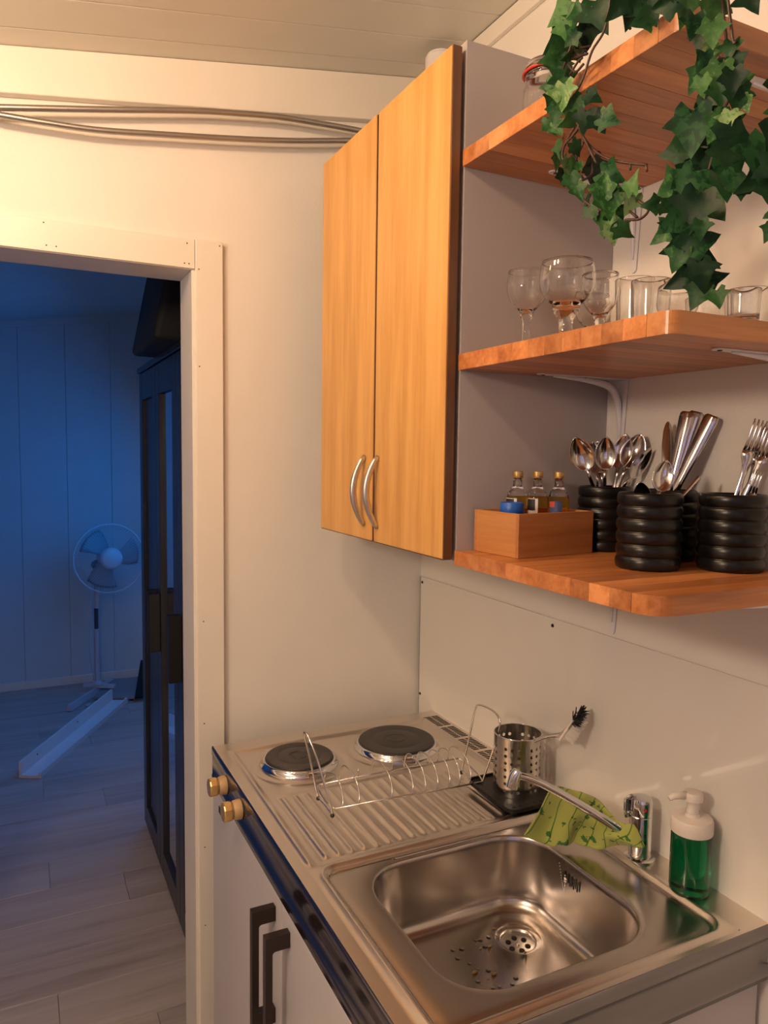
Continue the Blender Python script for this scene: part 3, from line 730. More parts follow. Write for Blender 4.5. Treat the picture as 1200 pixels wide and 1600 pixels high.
def bracket(y, zs, label):
    t = thing('shelf_bracket', label, 'bracket', (-.002, y, zs - .15), 'white metal shelf brackets')
    L, Hh, w0, w1 = .193, .142, .0150, .0070
    z1 = zs - .0004
    # arm under the shelf
    out = [(-.0012, y - w0), (-.0012, y + w0)] + [(-L + w1 + w1 * math.cos(a), y + w1 * math.sin(a)) for a in [math.radians(90 + 18 * k) for k in range(11)]]
    bm = B(); prism(bm, out[::-1], z1 - .0018, z1)
    obj('shelf_arm', bm, M['white_metal'], t)
    bm = B()
    a = [( -.0010, z1 - .0025 - 0.0)]
    outv = [(y - w0, z1 - .002), (y + w0, z1 - .002)] + [(y + w1 * math.cos(b), z1 - Hh + w1 - w1 * math.sin(b)) for b in [math.radians(18 * k) for k in range(11)]]
    p = [bm.verts.new((-.0032, q[0], q[1])) for q in outv]; q_ = [bm.verts.new((-.0014, q[0], q[1])) for q in outv]
    bm.faces.new(p); bm.faces.new(q_[::-1]); n = len(p)
    for i in range(n): bm.faces.new((p[i], q_[i], q_[(i + 1) % n], p[(i + 1) % n]))
    bmesh.ops.recalc_face_normals(bm, faces=bm.faces)
    obj('wall_arm', bm, M['white_metal'], t)
    # pressed gusset rib running from one arm into the other
    bm = B(); pts = [(-L * .82, y, z1 - .003), (-.085, y, z1 - .006), (-.035, y, z1 - .014), (-.014, y, z1 - .036), (-.006, y, z1 - .075), (-.0045, y, z1 - Hh * .84)]
    tube(bm, smoothpath(pts, 5), [.0015 + .0050 * math.sin(PI * min(1, k / 25)) for k in range(26)], 10, up=(0, 1, 0))
    obj('gusset', bm, M['white_metal'], t, smooth=True)
    for x in (-L + .012, -.09):
        bm = B(); lathe(bm, [(0, -.0016), (.0030, -.0012), (.0034, 0), (0, 0)], (x, y, z1 - .0018), 12)
        obj('screw', bm, M['dark_metal'], t)
for y, zs, lb in ((1.028, 1.7245, 'white bracket under the middle shelf, close to the cabinet'), (.672, 1.7245, 'white bracket under the free end of the middle shelf'),
                  (1.012, 2.0520, 'white bracket under the top shelf, close to the cabinet'), (.660, 2.0520, 'white bracket under the free end of the top shelf'),
                  (1.030, 1.3980, 'white bracket below the lowest shelf, near the cabinet'), (.640, 1.3980, 'white bracket below the free end of the lowest shelf')):
    bracket(y, zs, lb)

# ================================================================ SPLASH PANEL BEHIND THE SINK
sp = thing('splash_panel', 'glossy cream splash panel screwed to the wall behind the sink', 'panel', (-.003, 1.1, .8))
obj('sheet', bx(-.0055, -.0008, .30, 1.757, .84, 1.2505, .0006, 1), M['splash'], sp)
obj('end_strip', bx(-.0060, -.0008, 1.7575, 1.7600, .84, 1.2505), M['splash_edge'], sp, label='thin greenish end strip in the corner')
for y, z in ((1.748, 1.236), (1.750, .925), (1.196, 1.236), (.70, 1.236), (.45, 1.236)):
    bm = B(); tube(bm, [(-.0056, y, z), (-.0078, y, z)], [.0040, .0030], 12); obj('screw', bm, M['dark_metal'], sp)

# ================================================================ WORKTOP WITH SINK AND HOB
Z = 0.9
X0, X1, Y0, Y1 = -.598, -.0045, .680, 1.680
wt = thing('sink_worktop', 'stainless steel worktop with sink basin, ribbed drainer and two hot plates', 'worktop', (-.3, 1.18, .815))
SX0, SX1, SY0, SY1 = -.5755, -.0575, .6905, 1.1015     # lofted sink region
BUR = ((-.4430, 1.510, .0745), (-.2030, 1.507, .0885))
def sstep(a, b, t):
    t = max(0.0, min(1.0, (t - a) / (b - a))); return t * t * (3 - 2 * t)
def hgt(x, y):
    h = 0.0
    # shallow pressed pan around hob and drainer, fading out at the sink seam
    d = min(x + .5570, -.0690 - x, 1.6200 - y)
    h -= .0038 * sstep(-.0035, .0035, d) * sstep(0.0, .010, y - 1.1015)
    if y > 1.1015: h += .0034 * math.exp(-((d + .009) / .0045) ** 2) * sstep(0.0, .02, y - 1.1015)
    # pressed rings round the hot plates
    for bx_, by_, br in BUR:
        q = math.hypot(x - bx_, y - by_)
        h += .0052 * math.exp(-((q - br - .0065) / .0050) ** 2) - .0022 * math.exp(-((q - br - .0250) / .0075) ** 2)
    # drainer ribs
    if 1.118 < y < 1.385 and -.548 < x < -.125:
        k = round((x + .5290) / .0243); xc = -.5290 + k * .0243
        if 0 <= k <= 15:
            yb = 1.3720 if k < 14 else 1.345
            e = min(1.0, max(0.0, (y - 1.1260) / .009)) * min(1.0, max(0.0, (yb - y) / .009))
            e = math.sin(e * PI / 2)
            h += .0040 * e * math.exp(-((x - xc) / .0048) ** 2)
        h -= .0016 * sstep(0, .006, y - 1.119) * sstep(0, .006, 1.381 - y) * sstep(0, .006, x + .5435) * sstep(0, .006, -.129 - x)
    return h
VENT = (1.3150, 1.6380)
def patch(bm, x0, x1, y0, y1, sx, sy, skip=None):
    nx = max(1, round((x1 - x0) / sx)); ny = max(1, round((y1 - y0) / sy))
    g = [[bm.verts.new((x0 + (x1 - x0) * i / nx, y0 + (y1 - y0) * j / ny, Z + hgt(x0 + (x1 - x0) * i / nx, y0 + (y1 - y0) * j / ny))) for i in range(nx + 1)] for j in range(ny + 1)]
    for j in range(ny):
        for i in range(nx):
            f = bm.faces.new((g[j][i], g[j][i + 1], g[j + 1][i + 1], g[j + 1][i])); f.smooth = True
bm = B()
patch(bm, X0 + .003, X1, SY1, Y1 - .003, .0026, .003)
patch(bm, X0 + .003, SX0, Y0 + .003, SY1, .006, .02)
patch(bm, SX1, X1, Y0 + .003, SY1, .012, .02)
patch(bm, SX0, SX1, Y0 + .003, SY0, .02, .008)
# sink region: straight outline -> pressed frame -> basin
def loopz(o, z): return [(x, y, z) for x, y in o]
def square_loop(x0, x1, y0, y1, ref):
    """outline of a sharp rectangle with as many points as ref, matched along rays"""
    cx, cy = (x0 + x1) / 2, (y0 + y1) / 2; out = []
    for (x, y) in ref:
        dx, dy = x - cx, y - cy
        s = min(((x1 - cx) / dx if dx > 0 else (x0 - cx) / dx) if abs(dx) > 1e-9 else 1e9, ((y1 - cy) / dy if dy > 0 else (y0 - cy) / dy) if abs(dy) > 1e-9 else 1e9)
        out.append((cx + dx * s, cy + dy * s))
    return out
NR = 12
def dens(o, m=10):
    out = []; k = NR + 1
    for c in range(4):
        arc = o[c * k:(c + 1) * k]; nx = o[((c + 1) * k) % len(o)]; out += arc
        for i in range(1, m): out.append((arc[-1][0] + (nx[0] - arc[-1][0]) * i / m, arc[-1][1] + (nx[1] - arc[-1][1]) * i / m))
    return out
fr = lambda g, r: dens(rounded(-.5600 + g, -.0700 - g, .7005 + g, 1.0960 - g, r, NR))
ba = lambda g, r: dens(rounded(-.5000 + g, -.1560 - g, .7420 + g, 1.0680 - g, r, NR))
sq = square_loop(SX0, SX1, SY0, SY1, fr(0, .03))
loops = [loopz(sq, Z)]
for g, r, z in ((-.006, .036, .0003), (-.002, .032, .0032), (.001, .030, .0038), (.0035, .028, .0030), (.0065, .026, -.0030), (.0090, .024, -.0048), (.0125, .022, -.0050), (.0175, .020, -.0036)):
    loops.append(loopz(fr(g, r), Z + z))
for g, r, z in ((-.012, .092, -.0036), (-.0025, .084, -.0037), (-.0005, .082, -.0042), (.0010, .081, -.0062), (.0020, .080, -.016)):
    loops.append(loopz(ba(g, r), Z + z))
floor_z = .7680
for k in range(1, 7): loops.append(loopz(ba(.0020 + .008 * k / 6, .080 - .004 * k / 6), Z - .016 - (.132 - .016 - .026) * k / 6))
cx0, rr = .0100, .026
for k in range(1, 9):
    a = PI / 2 * k / 8
    loops.append(loopz(ba(cx0 + rr * (1 - math.cos(a)), max(.073 - rr * (1 - math.cos(a)) * .8, .03)), floor_z + rr * (1 - math.sin(a))))
for g in (.0370, .0372): loops.append(loopz(ba(g, .05), floor_z))
# sink floor towards the outlet
DX, DY = -.2430, .9700
ref = ba(.0370, .05); cxx, cyy = DX, DY
def circ(r, z):
    out = []
    for (x, y) in ref:
        a = math.atan2(y - cyy, x - cxx); out.append((DX + r * math.cos(a), DY + r * math.sin(a), z))
    return out
ref_in = [(x, y) for x, y in ref]
if not (-.5 + .085 < DX < -.156 - .085 and .742 + .085 < DY < 1.068 - .085): pass
loops2 = loops[:-1]
nearest = circ(.0405, floor_z - .0010)
for r, z in ((.0405, -.0010), (.0390, -.0022), (.0370, -.0034), (.0330, -.0038), (.0300, -.0050), (.0285, -.0095)):
    loops2.append(circ(r, floor_z + z))
bmS = bm
R_ = [[bmS.verts.new(p) for p in l] for l in loops2]; n = len(R_[0])
for a, b in zip(R_, R_[1:]):
    for k in range(n):
        f = bmS.faces.new((a[k], a[(k + 1) % n], b[(k + 1) % n], b[k])); f.smooth = True
bmesh.ops.remove_doubles(bm, verts=bm.verts, dist=.00008)
bmesh.ops.recalc_face_normals(bm, faces=bm.faces)
for f in bm.faces:
    if f.calc_center_median().z < .8965 and SY0 < f.calc_center_median().y < SY1 - .02: f.material_index = 1
top = obj('steel_top', bm, [M['steel'], M['basin']], wt)
# edge fascias
def fascia(name, pts, p0, p1, lab=None):
    bm = B(); a = [bm.verts.new(p0(q)) for q in pts]; b = [bm.verts.new(p1(q)) for q in pts]
    for i in range(len(pts) - 1):
        f = bm.faces.new((a[i], a[i + 1], b[i + 1], b[i])); f.smooth = True
    bmesh.ops.recalc_face_normals(bm, faces=bm.faces)
    return obj(name, bm, M['fascia'], wt, label=lab)
prof = [(.003, 0), (.0018, -.0003), (.0008, -.0012), (0, -.003), (0, -.020), (.0012, -.0212), (.0012, -.066), (0, -.0672), (0, -.0860), (.003, -.0870), (.03, -.0870)]
fascia('front_fascia', prof, lambda q: (X0 + q[0], Y0 + q[0], Z + q[1]), lambda q: (X0 + q[0], Y1 - .0, Z + q[1]), 'dark mirror-like front edge strip')
fascia('end_fascia', prof, lambda q: (X0 + q[0], Y0 + q[0], Z + q[1]), lambda q: (X1, Y0 + q[0], Z + q[1]))
fascia('back_edge', [(.003, 0), (0, -.003), (0, -.03)], lambda q: (X0 + .003, Y1 - q[0], Z + q[1]), lambda q: (X1, Y1 - q[0], Z + q[1]))
# hot plates
for (x, y, r) in BUR:
    t = obj('hot_plate', lathe(B(), [(0, .0165), (r * .20, .0165), (r * .22, .0150), (r * .30, .0150), (r * .32, .0163), (r * .62, .0163), (r * .64, .0158), (r * .66, .0163), (r * .97, .0163), (r, .0145), (r + .0005, .0100), (r - .003, .0085), (0, .0085)], (x, y, Z), 64), M['iron'], wt, smooth=True, angle=30, label='black cast-iron hot plate')
    obj('plate_ring', lathe(B(), [(r - .002, .0090), (r + .0012, .0122), (r + .0040, .0122), (r + .0060, .0090), (r + .0072, .0040), (r + .0110, .0016), (r + .0125, .0000), (r + .004, -.0005)], (x, y, Z), 64), M['chrome'], t, smooth=True, label='shiny flared steel ring')
# vent slots by the wall: four groups
slots = 0
yv = VENT[1]
for gq in range(4):
    for sI in range(8):
        yy = yv - sI * .0090
        for (xa, xb) in ((-.0560, -.0370), (-.0335, -.0150)):
            bm = B(); z_ = Z + .0004
            prism(bm, [(xa, yy - .0024), (xb, yy - .0024 - .0015), (xb, yy + .0024 - .0015), (xa, yy + .0024)], z_ - .0008, z_)
            obj('vent_slot', bm, M['hole'], wt)
    yv -= .0825
# outlet with strainer, overflow slots, chain
dr_ = obj('drain', lathe(B(), [(.0286, floor_z - .0090), (.0240, floor_z - .0110), (.010, floor_z - .0118), (0, floor_z - .0112)], (DX, DY, 0), 32), M['cup_steel'], wt, smooth=True, label='round steel sink outlet')
obj('drain_pit', lathe(B(), [(.0280, floor_z - .0135), (.0280, floor_z - .03), (0, floor_z - .03)], (DX, DY, 0), 32), M['hole'], dr_)
for k in range(6):
    a = PI / 3 * k + .3; c = (DX + .0165 * math.cos(a), DY + .0165 * math.sin(a), floor_z - .0110)
    bm = B(); lathe(bm, [(0, .0009), (.0045, .0008), (.0050, -.0004), (0, -.0004)], c, 12); obj('drain_hole', bm, M['hole'], dr_)
bm = B(); lathe(bm, [(0, .003), (.003, .0024), (.004, 0), (0, 0)], (DX, DY, floor_z - .0116), 12); obj('drain_screw', bm, M['chrome'], dr_, smooth=True)
for k in range(5):
    y = .9560 - k * .0092; xw = -.1560 - .0020 - .0010 - .0012
    bm = B(); p = rounded(y - .0018, y + .0018, .8560, .8740, .0017, 4)
    a = [bm.verts.new((xw - .0010 - (.874 - zz) * .10, yy, zz)) for yy, zz in p]; bm.faces.new(a)
    obj('overflow_slot', bm, M['hole'], wt)
ch = []
for k in range(25):
    t = k / 24; ch.append((-.1660 - .004 * math.sin(PI * t), .9620 - .010 * math.sin(PI * t) + (-.016 * t), .8860 - .030 * math.sin(PI * t) - .014 * t))
bm = B()
for q in ch: bmesh.ops.create_icosphere(bm, subdivisions=1, radius=.0013, matrix=Matrix.Translation(q))
obj('ball_chain', bm, M['chrome'], wt, smooth=True, label='little ball chain looping at the overflow')
bm = B(); lathe(bm, [(0, 0), (.0042, .0004), (.0050, .002), (.0035, .0038), (0, .0044)], (0, 0, 0), 16)
bmesh.ops.transform(bm, matrix=Matrix.Translation((-.1660, .9440, .8660)) @ Matrix.Rotation(-PI / 2, 4, 'Y'), verts=bm.verts)
obj('overflow_screw', bm, M['chrome'], wt, smooth=True)
# knobs on the front edge near the doorway
for i, (ky, kz) in enumerate(((1.5480, .8620), (1.4270, .8620))):
    bm = B(); lathe(bm, [(0, 0), (.0200, 0), (.0205, .002), (.0190, .014), (.0175, .0165), (0, .0165)], (0, 0, 0), 40)
    mt = Matrix.Translation((X0 - .0004, ky, kz)) @ Matrix.Rotation(-PI / 2, 4, 'Y')
    bmesh.ops.transform(bm, matrix=mt, verts=bm.verts)
    kb = obj('knob', bm, M['knob_base'], wt, smooth=True, angle=30, label='round two-part brass and wood knob')
    bm = B(); lathe(bm, [(0, .0172), (.0178, .0172), (.0180, .018), (.0196, .022), (.0196, .034), (.0188, .0365), (.0160, .0375), (0, .0375)], (0, 0, 0), 12)
    bmesh.ops.transform(bm, matrix=mt, verts=bm.verts); obj('knob_cap', bm, M['knob'], kb)
    bm = B(); lathe(bm, [(0, .0164), (.0170, .0164), (.0170, .0173), (0, .0173)], (0, 0, 0), 24)
    bmesh.ops.transform(bm, matrix=mt, verts=bm.verts); obj('knob_gap', bm, M['gasket'], kb)

# base unit below the worktop
bu = thing('base_cabinet', 'white base unit with long black handles under the steel worktop', 'cabinet', (-.3, 1.18, 0))
for q in ((-.578, -.010, .692, .708), (-.578, -.010, 1.656, 1.672), (-.020, -.010, .7085, 1.6555)): obj('side_panel' if q[0] < -.1 else 'back_panel', bx(*q, .09, .812, .0008, 1), M['base_white'], bu)
obj('bottom_panel', bx(-.578, -.0205, .7085, 1.6555, .09, .106), M['base_white'], bu)
obj('plinth', bx(-.530, -.010, .700, 1.660, 0, .0895), M['black_plastic'], bu)
for (a, b, hy) in ((1.1700, 1.6740, 1.2060), (.6900, 1.1670, 1.1280)):
    d = obj('door', bx(-.5970, -.5790, a, b, .10, .811, .0015), M['base_white'], bu)
    bm = B()
    zt, zb, xo, xi = .7860, .5700, -.6400, -.5975
    out = [(xi, zt), (xo, zt), (xo, zb), (xi, zb), (xi, zb + .0270), (xo + .0120, zb + .0270), (xo + .0120, zt - .0300), (xo + .0135, zt - .0275), (xo + .0165, zt - .0260), (xi, zt - .0260)]
    p = [bm.verts.new((x, hy - .0075, z)) for x, z in out]; q = [bm.verts.new((x, hy + .0075, z)) for x, z in out]
    bm.faces.new(p); bm.faces.new(q[::-1])
    for i in range(len(p)): bm.faces.new((p[i], q[i], q[(i + 1) % len(p)], p[(i + 1) % len(p)]))
    bmesh.ops.recalc_face_normals(bm, faces=bm.faces)
    obj('handle', bm, M['dark_metal'], d, label='black square bow handle')
obj('badge', bx(-.5980, -.5972, 1.5600, 1.6150, .7700, .7850), M['black_plastic'], bu, label='small black rectangle below the knobs')

# ================================================================ THINGS ON THE WORKTOP
# dish rack of bent wire
rk = thing('dish_rack', 'chromed wire dish rack with two tall end loops on the drainer', 'dish rack', (-.31, 1.28, .905))
def wire(name, pts, r=.0017, n=6, sm=6, lab=None, closed=False):
    bm = B(); tube(bm, smoothpath(pts, sm) if sm > 1 else pts, r, n, closed=closed)
    return obj(name, bm, M['wire'], rk, smooth=True, label=lab)
zr1, zr2 = .9200, .9330
wire('rail', [(-.4690, 1.241, zr1), (-.1400, 1.238, .9110)], .0020, 8, 1)
wire('rail', [(-.4690, 1.322, zr2), (-.1500, 1.320, .9310)], .0020, 8, 1)
wire('end_wire', [(-.4690, 1.241, zr1), (-.4760, 1.262, .9230), (-.4760, 1.300, .9300), (-.4690, 1.322, zr2)], .0018)
wire('end_wire', [(-.1400, 1.238, .9110), (-.1360, 1.262, .9160), (-.1400, 1.300, .9260), (-.1500, 1.320, .9310)], .0018)
wire('end_loop', [(-.4700, 1.3240, .9058), (-.4760, 1.3260, .9330), (-.4860, 1.3330, .9900), (-.4960, 1.3330, 1.0300), (-.5000, 1.3240, 1.0430), (-.4980, 1.3080, 1.0400), (-.4900, 1.2830, 1.0060), (-.4820, 1.2620, .9600), (-.4750, 1.2500, .9300), (-.4710, 1.2480, .9058)], .0021, 8, lab='tall leaning wire end loop')
wire('foot_wire', [(-.4700, 1.3240, .9058), (-.4700, 1.2860, .9066), (-.4710, 1.2480, .9058)], .0021, 8)
wire('end_loop', [(-.1470, 1.3090, .9058), (-.1420, 1.3060, .9350), (-.1360, 1.2950, .9950), (-.1320, 1.2850, 1.0480), (-.1300, 1.2700, 1.0620), (-.1280, 1.2250, 1.0640), (-.1300, 1.2000, 1.0560), (-.1320, 1.1950, 1.0400), (-.1400, 1.2050, .9900), (-.1480, 1.2200, .9350), (-.1515, 1.2260, .9058)], .0021, 8, lab='tall upright wire end loop')
wire('foot_wire', [(-.1470, 1.3090, .9058), (-.1500, 1.2700, .9066), (-.1515, 1.2260, .9058)], .0021, 8)
for (x, y) in ((-.470, 1.324), (-.471, 1.248), (-.147, 1.309), (-.1515, 1.226)):
    bm = B(); bmesh.ops.create_icosphere(bm, subdivisions=2, radius=.0042, matrix=Matrix.Translation((x, y, .9035)))
    obj('rubber_foot', bm, M['gasket'], rk, smooth=True)
for x, hh in ((-.452, .028), (-.4180, .036), (-.3480, .034), (-.3020, .035), (-.2735, .035), (-.2450, .034), (-.2170, .034), (-.1930, .034), (-.1670, .033)):
    zb, zf = .9330, .9180 + (-.0)
    wire('arc', [(x - .004, 1.2400, .9190 - .006 * (x + .469) / .33), (x + .001, 1.2440, .9310), (x + .003, 1.2620, .9520), (x + .001, 1.2850, .9640), (x - .003, 1.3050, .9330 + hh), (x - .006, 1.3170, .9330 + hh * .75), (x - .007, 1.3215, .9335)], .0013, 6, 5)
wire('arc', [(-.3850, 1.3215, .9330), (-.3850, 1.3215, .9500)], .0013, 6, 1)

# black drip tray with the perforated cutlery cup
bm = B(); prism(bm, rounded(-.166, -.036, 1.104, 1.262, (.030, .030, .018, .018), 8), .9060, .9100, .001)
tr = obj('drip_tray', bm, M['black_plastic']); tag(tr, 'black plastic drip tray under the perforated steel cup', 'tray')
centre(tr)
bm = B(); o_ = rounded(-.166, -.036, 1.104, 1.262, (.030, .030, .018, .018), 8); i_ = rounded(-.1625, -.0395, 1.1075, 1.2585, (.027, .027, .015, .015), 8)
lp = [loopz(o_, .9102), loopz(o_, .9140), loopz(i_, .9140), loopz(i_, .9102)]
R2 = [[bm.verts.new(p) for p in l] for l in lp]
for a, b in zip(R2, R2[1:] + R2[:1]):
    for k in range(len(a)): bm.faces.new((a[k], a[(k + 1) % len(a)], b[(k + 1) % len(a)], b[k]))
obj('rim', bm, M['black_plastic'], tr)
for (x, y) in ((-.150, 1.122), (-.052, 1.122), (-.150, 1.244), (-.052, 1.244)):
    obj('foot', lathe(B(), [(0, .8995), (.006, .8995), (.007, .9058), (0, .9058)], (x, y, 0), 12), M['black_plastic'], tr)
for k in range(7):
    obj('drain_slot', bx(-.150 + .016 * k, -.144 + .016 * k, 1.1180, 1.1230, .9100, .9104), M['hole'], tr)
CUX, CUY, CUR, CZ0, CZ1 = -.0960, 1.1830, .0470, .9106, 1.0290
uc = thing('cutlery_drainer', 'brushed steel cylinder cup punched with rows of round holes', 'cup', (CUX, CUY, CZ0))
# wall with real punched holes: columns in groups of three
NC, RH = 24, [CZ0 + .0135 + .0150 * i for i in range(7)]
ncol = 96; rows = []
bm = B(); hr = .0033
def cpt(a, z, r=CUR): return (CUX + r * math.cos(a), CUY + r * math.sin(a), z)
holes = []
cell = .0134; nring = 12
ncell = int(round(2 * PI * CUR / cell)); da = 2 * PI / ncell
zs = [CZ0 + .006 + .0140 * i for i in range(8)]
for c in range(ncell):
    if c % 4 == 3: continue
    for i in range(7): holes.append((c, i))
hs = set(holes); vcache = {}
def vv(a, z):
    kx = (round((a % (2 * PI)) / (2 * PI) * 100000) % 100000, round(z * 1e6))
    if kx not in vcache: vcache[kx] = bm.verts.new(cpt(a, z))
    return vcache[kx]
NQ = 4
for c in range(ncell):
    a0, a1 = c * da, (c + 1) * da
    for z0_, z1_ in ((CZ0, zs[0]), (zs[7], CZ1)):
        lo = [vv(a0 + (a1 - a0) * q / NQ, z0_) for q in range(NQ + 1)]; hi = [vv(a0 + (a1 - a0) * q / NQ, z1_) for q in range(NQ + 1)]
        for q in range(NQ): bm.faces.new((lo[q], lo[q + 1], hi[q + 1], hi[q])).smooth = True
    for i in range(7):
        za, zb = zs[i], zs[i + 1]; am, zm = (a0 + a1) / 2, (za + zb) / 2
        A = lambda q: a0 + (a1 - a0) * q / NQ
        Zz = lambda q: za + (zb - za) * q / NQ
        sqr = [(a1, Zz(2)), (a1, Zz(3)), (a1, zb), (A(3), zb), (A(2), zb), (A(1), zb), (a0, zb), (a0, Zz(3)), (a0, Zz(2)), (a0, Zz(1)), (a0, za), (A(1), za), (A(2), za), (A(3), za), (a1, za), (a1, Zz(1))]
        sqv = [vv(*p) for p in sqr]
        if (c, i) in hs:
            ci = [bm.verts.new(cpt(am + hr / CUR * math.cos(PI / 8 * k), zm + hr * math.sin(PI / 8 * k))) for k in range(16)]
            for k in range(16): bm.faces.new((sqv[k], sqv[(k + 1) % 16], ci[(k + 1) % 16], ci[k])).smooth = True
        else:
            ctr = bm.verts.new(cpt(am, zm))
            for k in range(16): bm.faces.new((sqv[k], sqv[(k + 1) % 16], ctr)).smooth = True
bmesh.ops.recalc_face_normals(bm, faces=bm.faces)
print('cup verts', len(bm.verts)); wallo = obj('perforated_wall', bm, M['cup_steel'], uc)
obj('bottom', lathe(B(), [(0, CZ0), (CUR - .001, CZ0), (CUR - .001, CZ0 + .0008), (0, CZ0 + .0008)], (CUX, CUY, 0), 48), M['cup_steel'], uc)
bm = B(); tube(bm, [cpt(2 * PI * k / 48, CZ1) for k in range(48)], .0011, 8, closed=True); obj('rim', bm, M['chrome'], uc, smooth=True)
# washing-up brush standing in the cup
br = thing('dish_brush', 'dish brush with black and white bristles, sticking out of the perforated cup', 'brush', (-.0650, 1.090, 1.03))
bm = B(); tube(bm, smoothpath([(-.1240, 1.1980, .9600), (-.0950, 1.1500, 1.0150), (-.0760, 1.1180, 1.0400), (-.0620, 1.0880, 1.0540), (-.0500, 1.0740, 1.0800), (-.0430, 1.0680, 1.0980)], 5), [.0035] * 12 + [.0042] * 14, 10)
obj('brush_handle', bm, M['wire'], br, smooth=True, label='slim grey handle')
bm = B(); rg = random.Random(8)
hd = [V((-.0640, 1.0850, 1.0500)), V((-.0490, 1.0730, 1.0820)), V((-.0430, 1.0680, 1.0990))]
def brist(bm, base, d, L_, r): tube(bm, [base, base + d * L_], [r, r * .8], 4)
for k in range(260):
    t = rg.random() * .9; base = hd[0].lerp(hd[2], t)
    d = V((.62 + rg.uniform(-.25, .25), -.65 + rg.uniform(-.2, .2), -.42 + rg.uniform(-.2, .2))).normalized(); brist(bm, base, d, .020 + .005 * rg.random(), .0007)
tube(bm, [hd[0] - V((.004, -.003, .008)), hd[2]], [.0030, .0038], 8); obj('white_bristles', bm, M['bristle_w'], br, kind='stuff')
bm = B()
for k in range(170):
    t = .55 + .5 * rg.random(); base = hd[0].lerp(hd[2], t)
    d = V((.35 + rg.uniform(-.5, .5), -.60 + rg.uniform(-.5, .5), .35 + rg.uniform(-.6, .6))).normalized(); brist(bm, base, d, .015 + .006 * rg.random(), .0011)
obj('black_bristles', bm, M['bristle_b'], br, kind='stuff')

# mixer tap
fa = thing('mixer_tap', 'chrome mixer tap with a long thin spout reaching over the sink', 'tap', (-.0450, .9000, .9005))
tx, ty = -.0450, .9000
obj('base_ring', lathe(B(), [(0, .9005), (.0255, .9005), (.0255, .9030), (.0215, .9055), (.0, .9055)], (tx, ty, 0), 40), M['chrome'], fa, smooth=True, angle=35)
obj('tap_body', lathe(B(), [(0, .9056), (.0190, .9056), (.0190, .9760), (.0183, .9768), (0, .9768)], (tx, ty, 0), 40), M['chrome'], fa, smooth=True, angle=35)
bm = B(); lathe(bm, [(0, .9772), (.0183, .9772), (.0190, .9780), (.0190, 1.0010), (.0170, 1.0060), (.0100, 1.0085), (0, 1.0090)], (tx, ty, 0), 40)
lv = obj('lever_cap', bm, M['chrome'], fa, smooth=True, angle=35)
bm = B(); tube(bm, [(tx - .0100, ty + .0045, 1.0075), (tx - .0165, ty + .0075, 1.0080), (tx - .0215, ty + .0100, 1.0030), (tx - .0215, ty + .0100, .9860), (tx - .0210, ty + .0095, .9720)], [.0060, .0072, .0075, .0070, .0050], 12, sq=(.45, 1.2)); obj('lever', bm, M['chrome'], lv, smooth=True)
bm = B(); lathe(bm, [(0, 0), (.0030, 0), (.0028, .0010), (0, .0013)], (0, 0, 0), 12)
bmesh.ops.transform(bm, matrix=Matrix.Translation((tx - .0085, ty - .0170, .9920)) @ Matrix.Rotation(math.radians(-27), 4, 'Z') @ Matrix.Rotation(PI / 2, 4, 'X'), verts=bm.verts)
obj('red_dot', bm, M['red_dot'], lv)
spt = [(-.0450, .9000, .9230), (-.0700, .9090, .9430), (-.1000, .9200, .9650), (-.1500, .9420, .9990), (-.2000, .9640, 1.0300), (-.2300, .9770, 1.0440), (-.2450, .9830, 1.0480)]
bm = B(); P_ = smoothpath(spt, 6); tube(bm, P_, [.0088 - .0030 * k / (len(P_) - 1) for k in range(len(P_))], 14)
so = obj('spout', bm, M['chrome'], fa, smooth=True)
bm = B(); tube(bm, [(-.2440, .9830, 1.0560), (-.2480, .9846, 1.0480), (-.2530, .9865, 1.0270)], [.0078, .0100, .0098], 14)
obj('spout_outlet', bm, M['chrome'], so, smooth=True, angle=40)

# printed cloth draped at the spout
bm = B(); G = [[V(p) for p in row] for row in CLOTH]
def cr(a, b, c, d, t): return 0.5 * ((2 * b) + (-a + c) * t + (2 * a - 5 * b + 4 * c - d) * t * t + (-a + 3 * b - 3 * c + d) * t ** 3)
def ev(row, u):
    n = len(row) - 1; i = min(int(u * n), n - 1); t = u * n - i
    return cr(row[max(i - 1, 0)], row[i], row[i + 1], row[min(i + 2, n)], t)
NU, NV = 56, 28; grid = []
for j in range(NV + 1):
    v = j / NV; rowp = []
    for i in range(NU + 1):
        u = i / NU; ctl = [ev(r, u) for r in G]; p = ev(ctl, v)
        p += V((0, .0022 * math.sin(u * 17 + v * 5) * math.sin(PI * min(1, (1 - u) * 2.2)), 0))
        if p.x > -.156: p.z = max(p.z, .9068)
        p.x = min(p.x, -.0150)
        rowp.append(bm.verts.new(p))
    grid.append(rowp)
uvl = bm.loops.layers.uv.new('UVMap')
for j in range(NV):
    for i in range(NU):
        f = bm.faces.new((grid[j][i], grid[j][i + 1], grid[j + 1][i + 1], grid[j + 1][i])); f.smooth = True
        for l, (a, b) in zip(f.loops, ((i, j), (i + 1, j), (i + 1, j + 1), (i, j + 1))): l[uvl].uv = (a / NU, b / NV * .55)
cl = obj('dish_cloth', bm, M['cloth'], smooth=True); tag(cl, 'lime green leaf-printed dish cloth hanging on the tap spout', 'cloth')
sm_ = cl.modifiers.new('thickness', 'SOLIDIFY'); sm_.thickness = .0014; sm_.offset = 0
centre(cl)

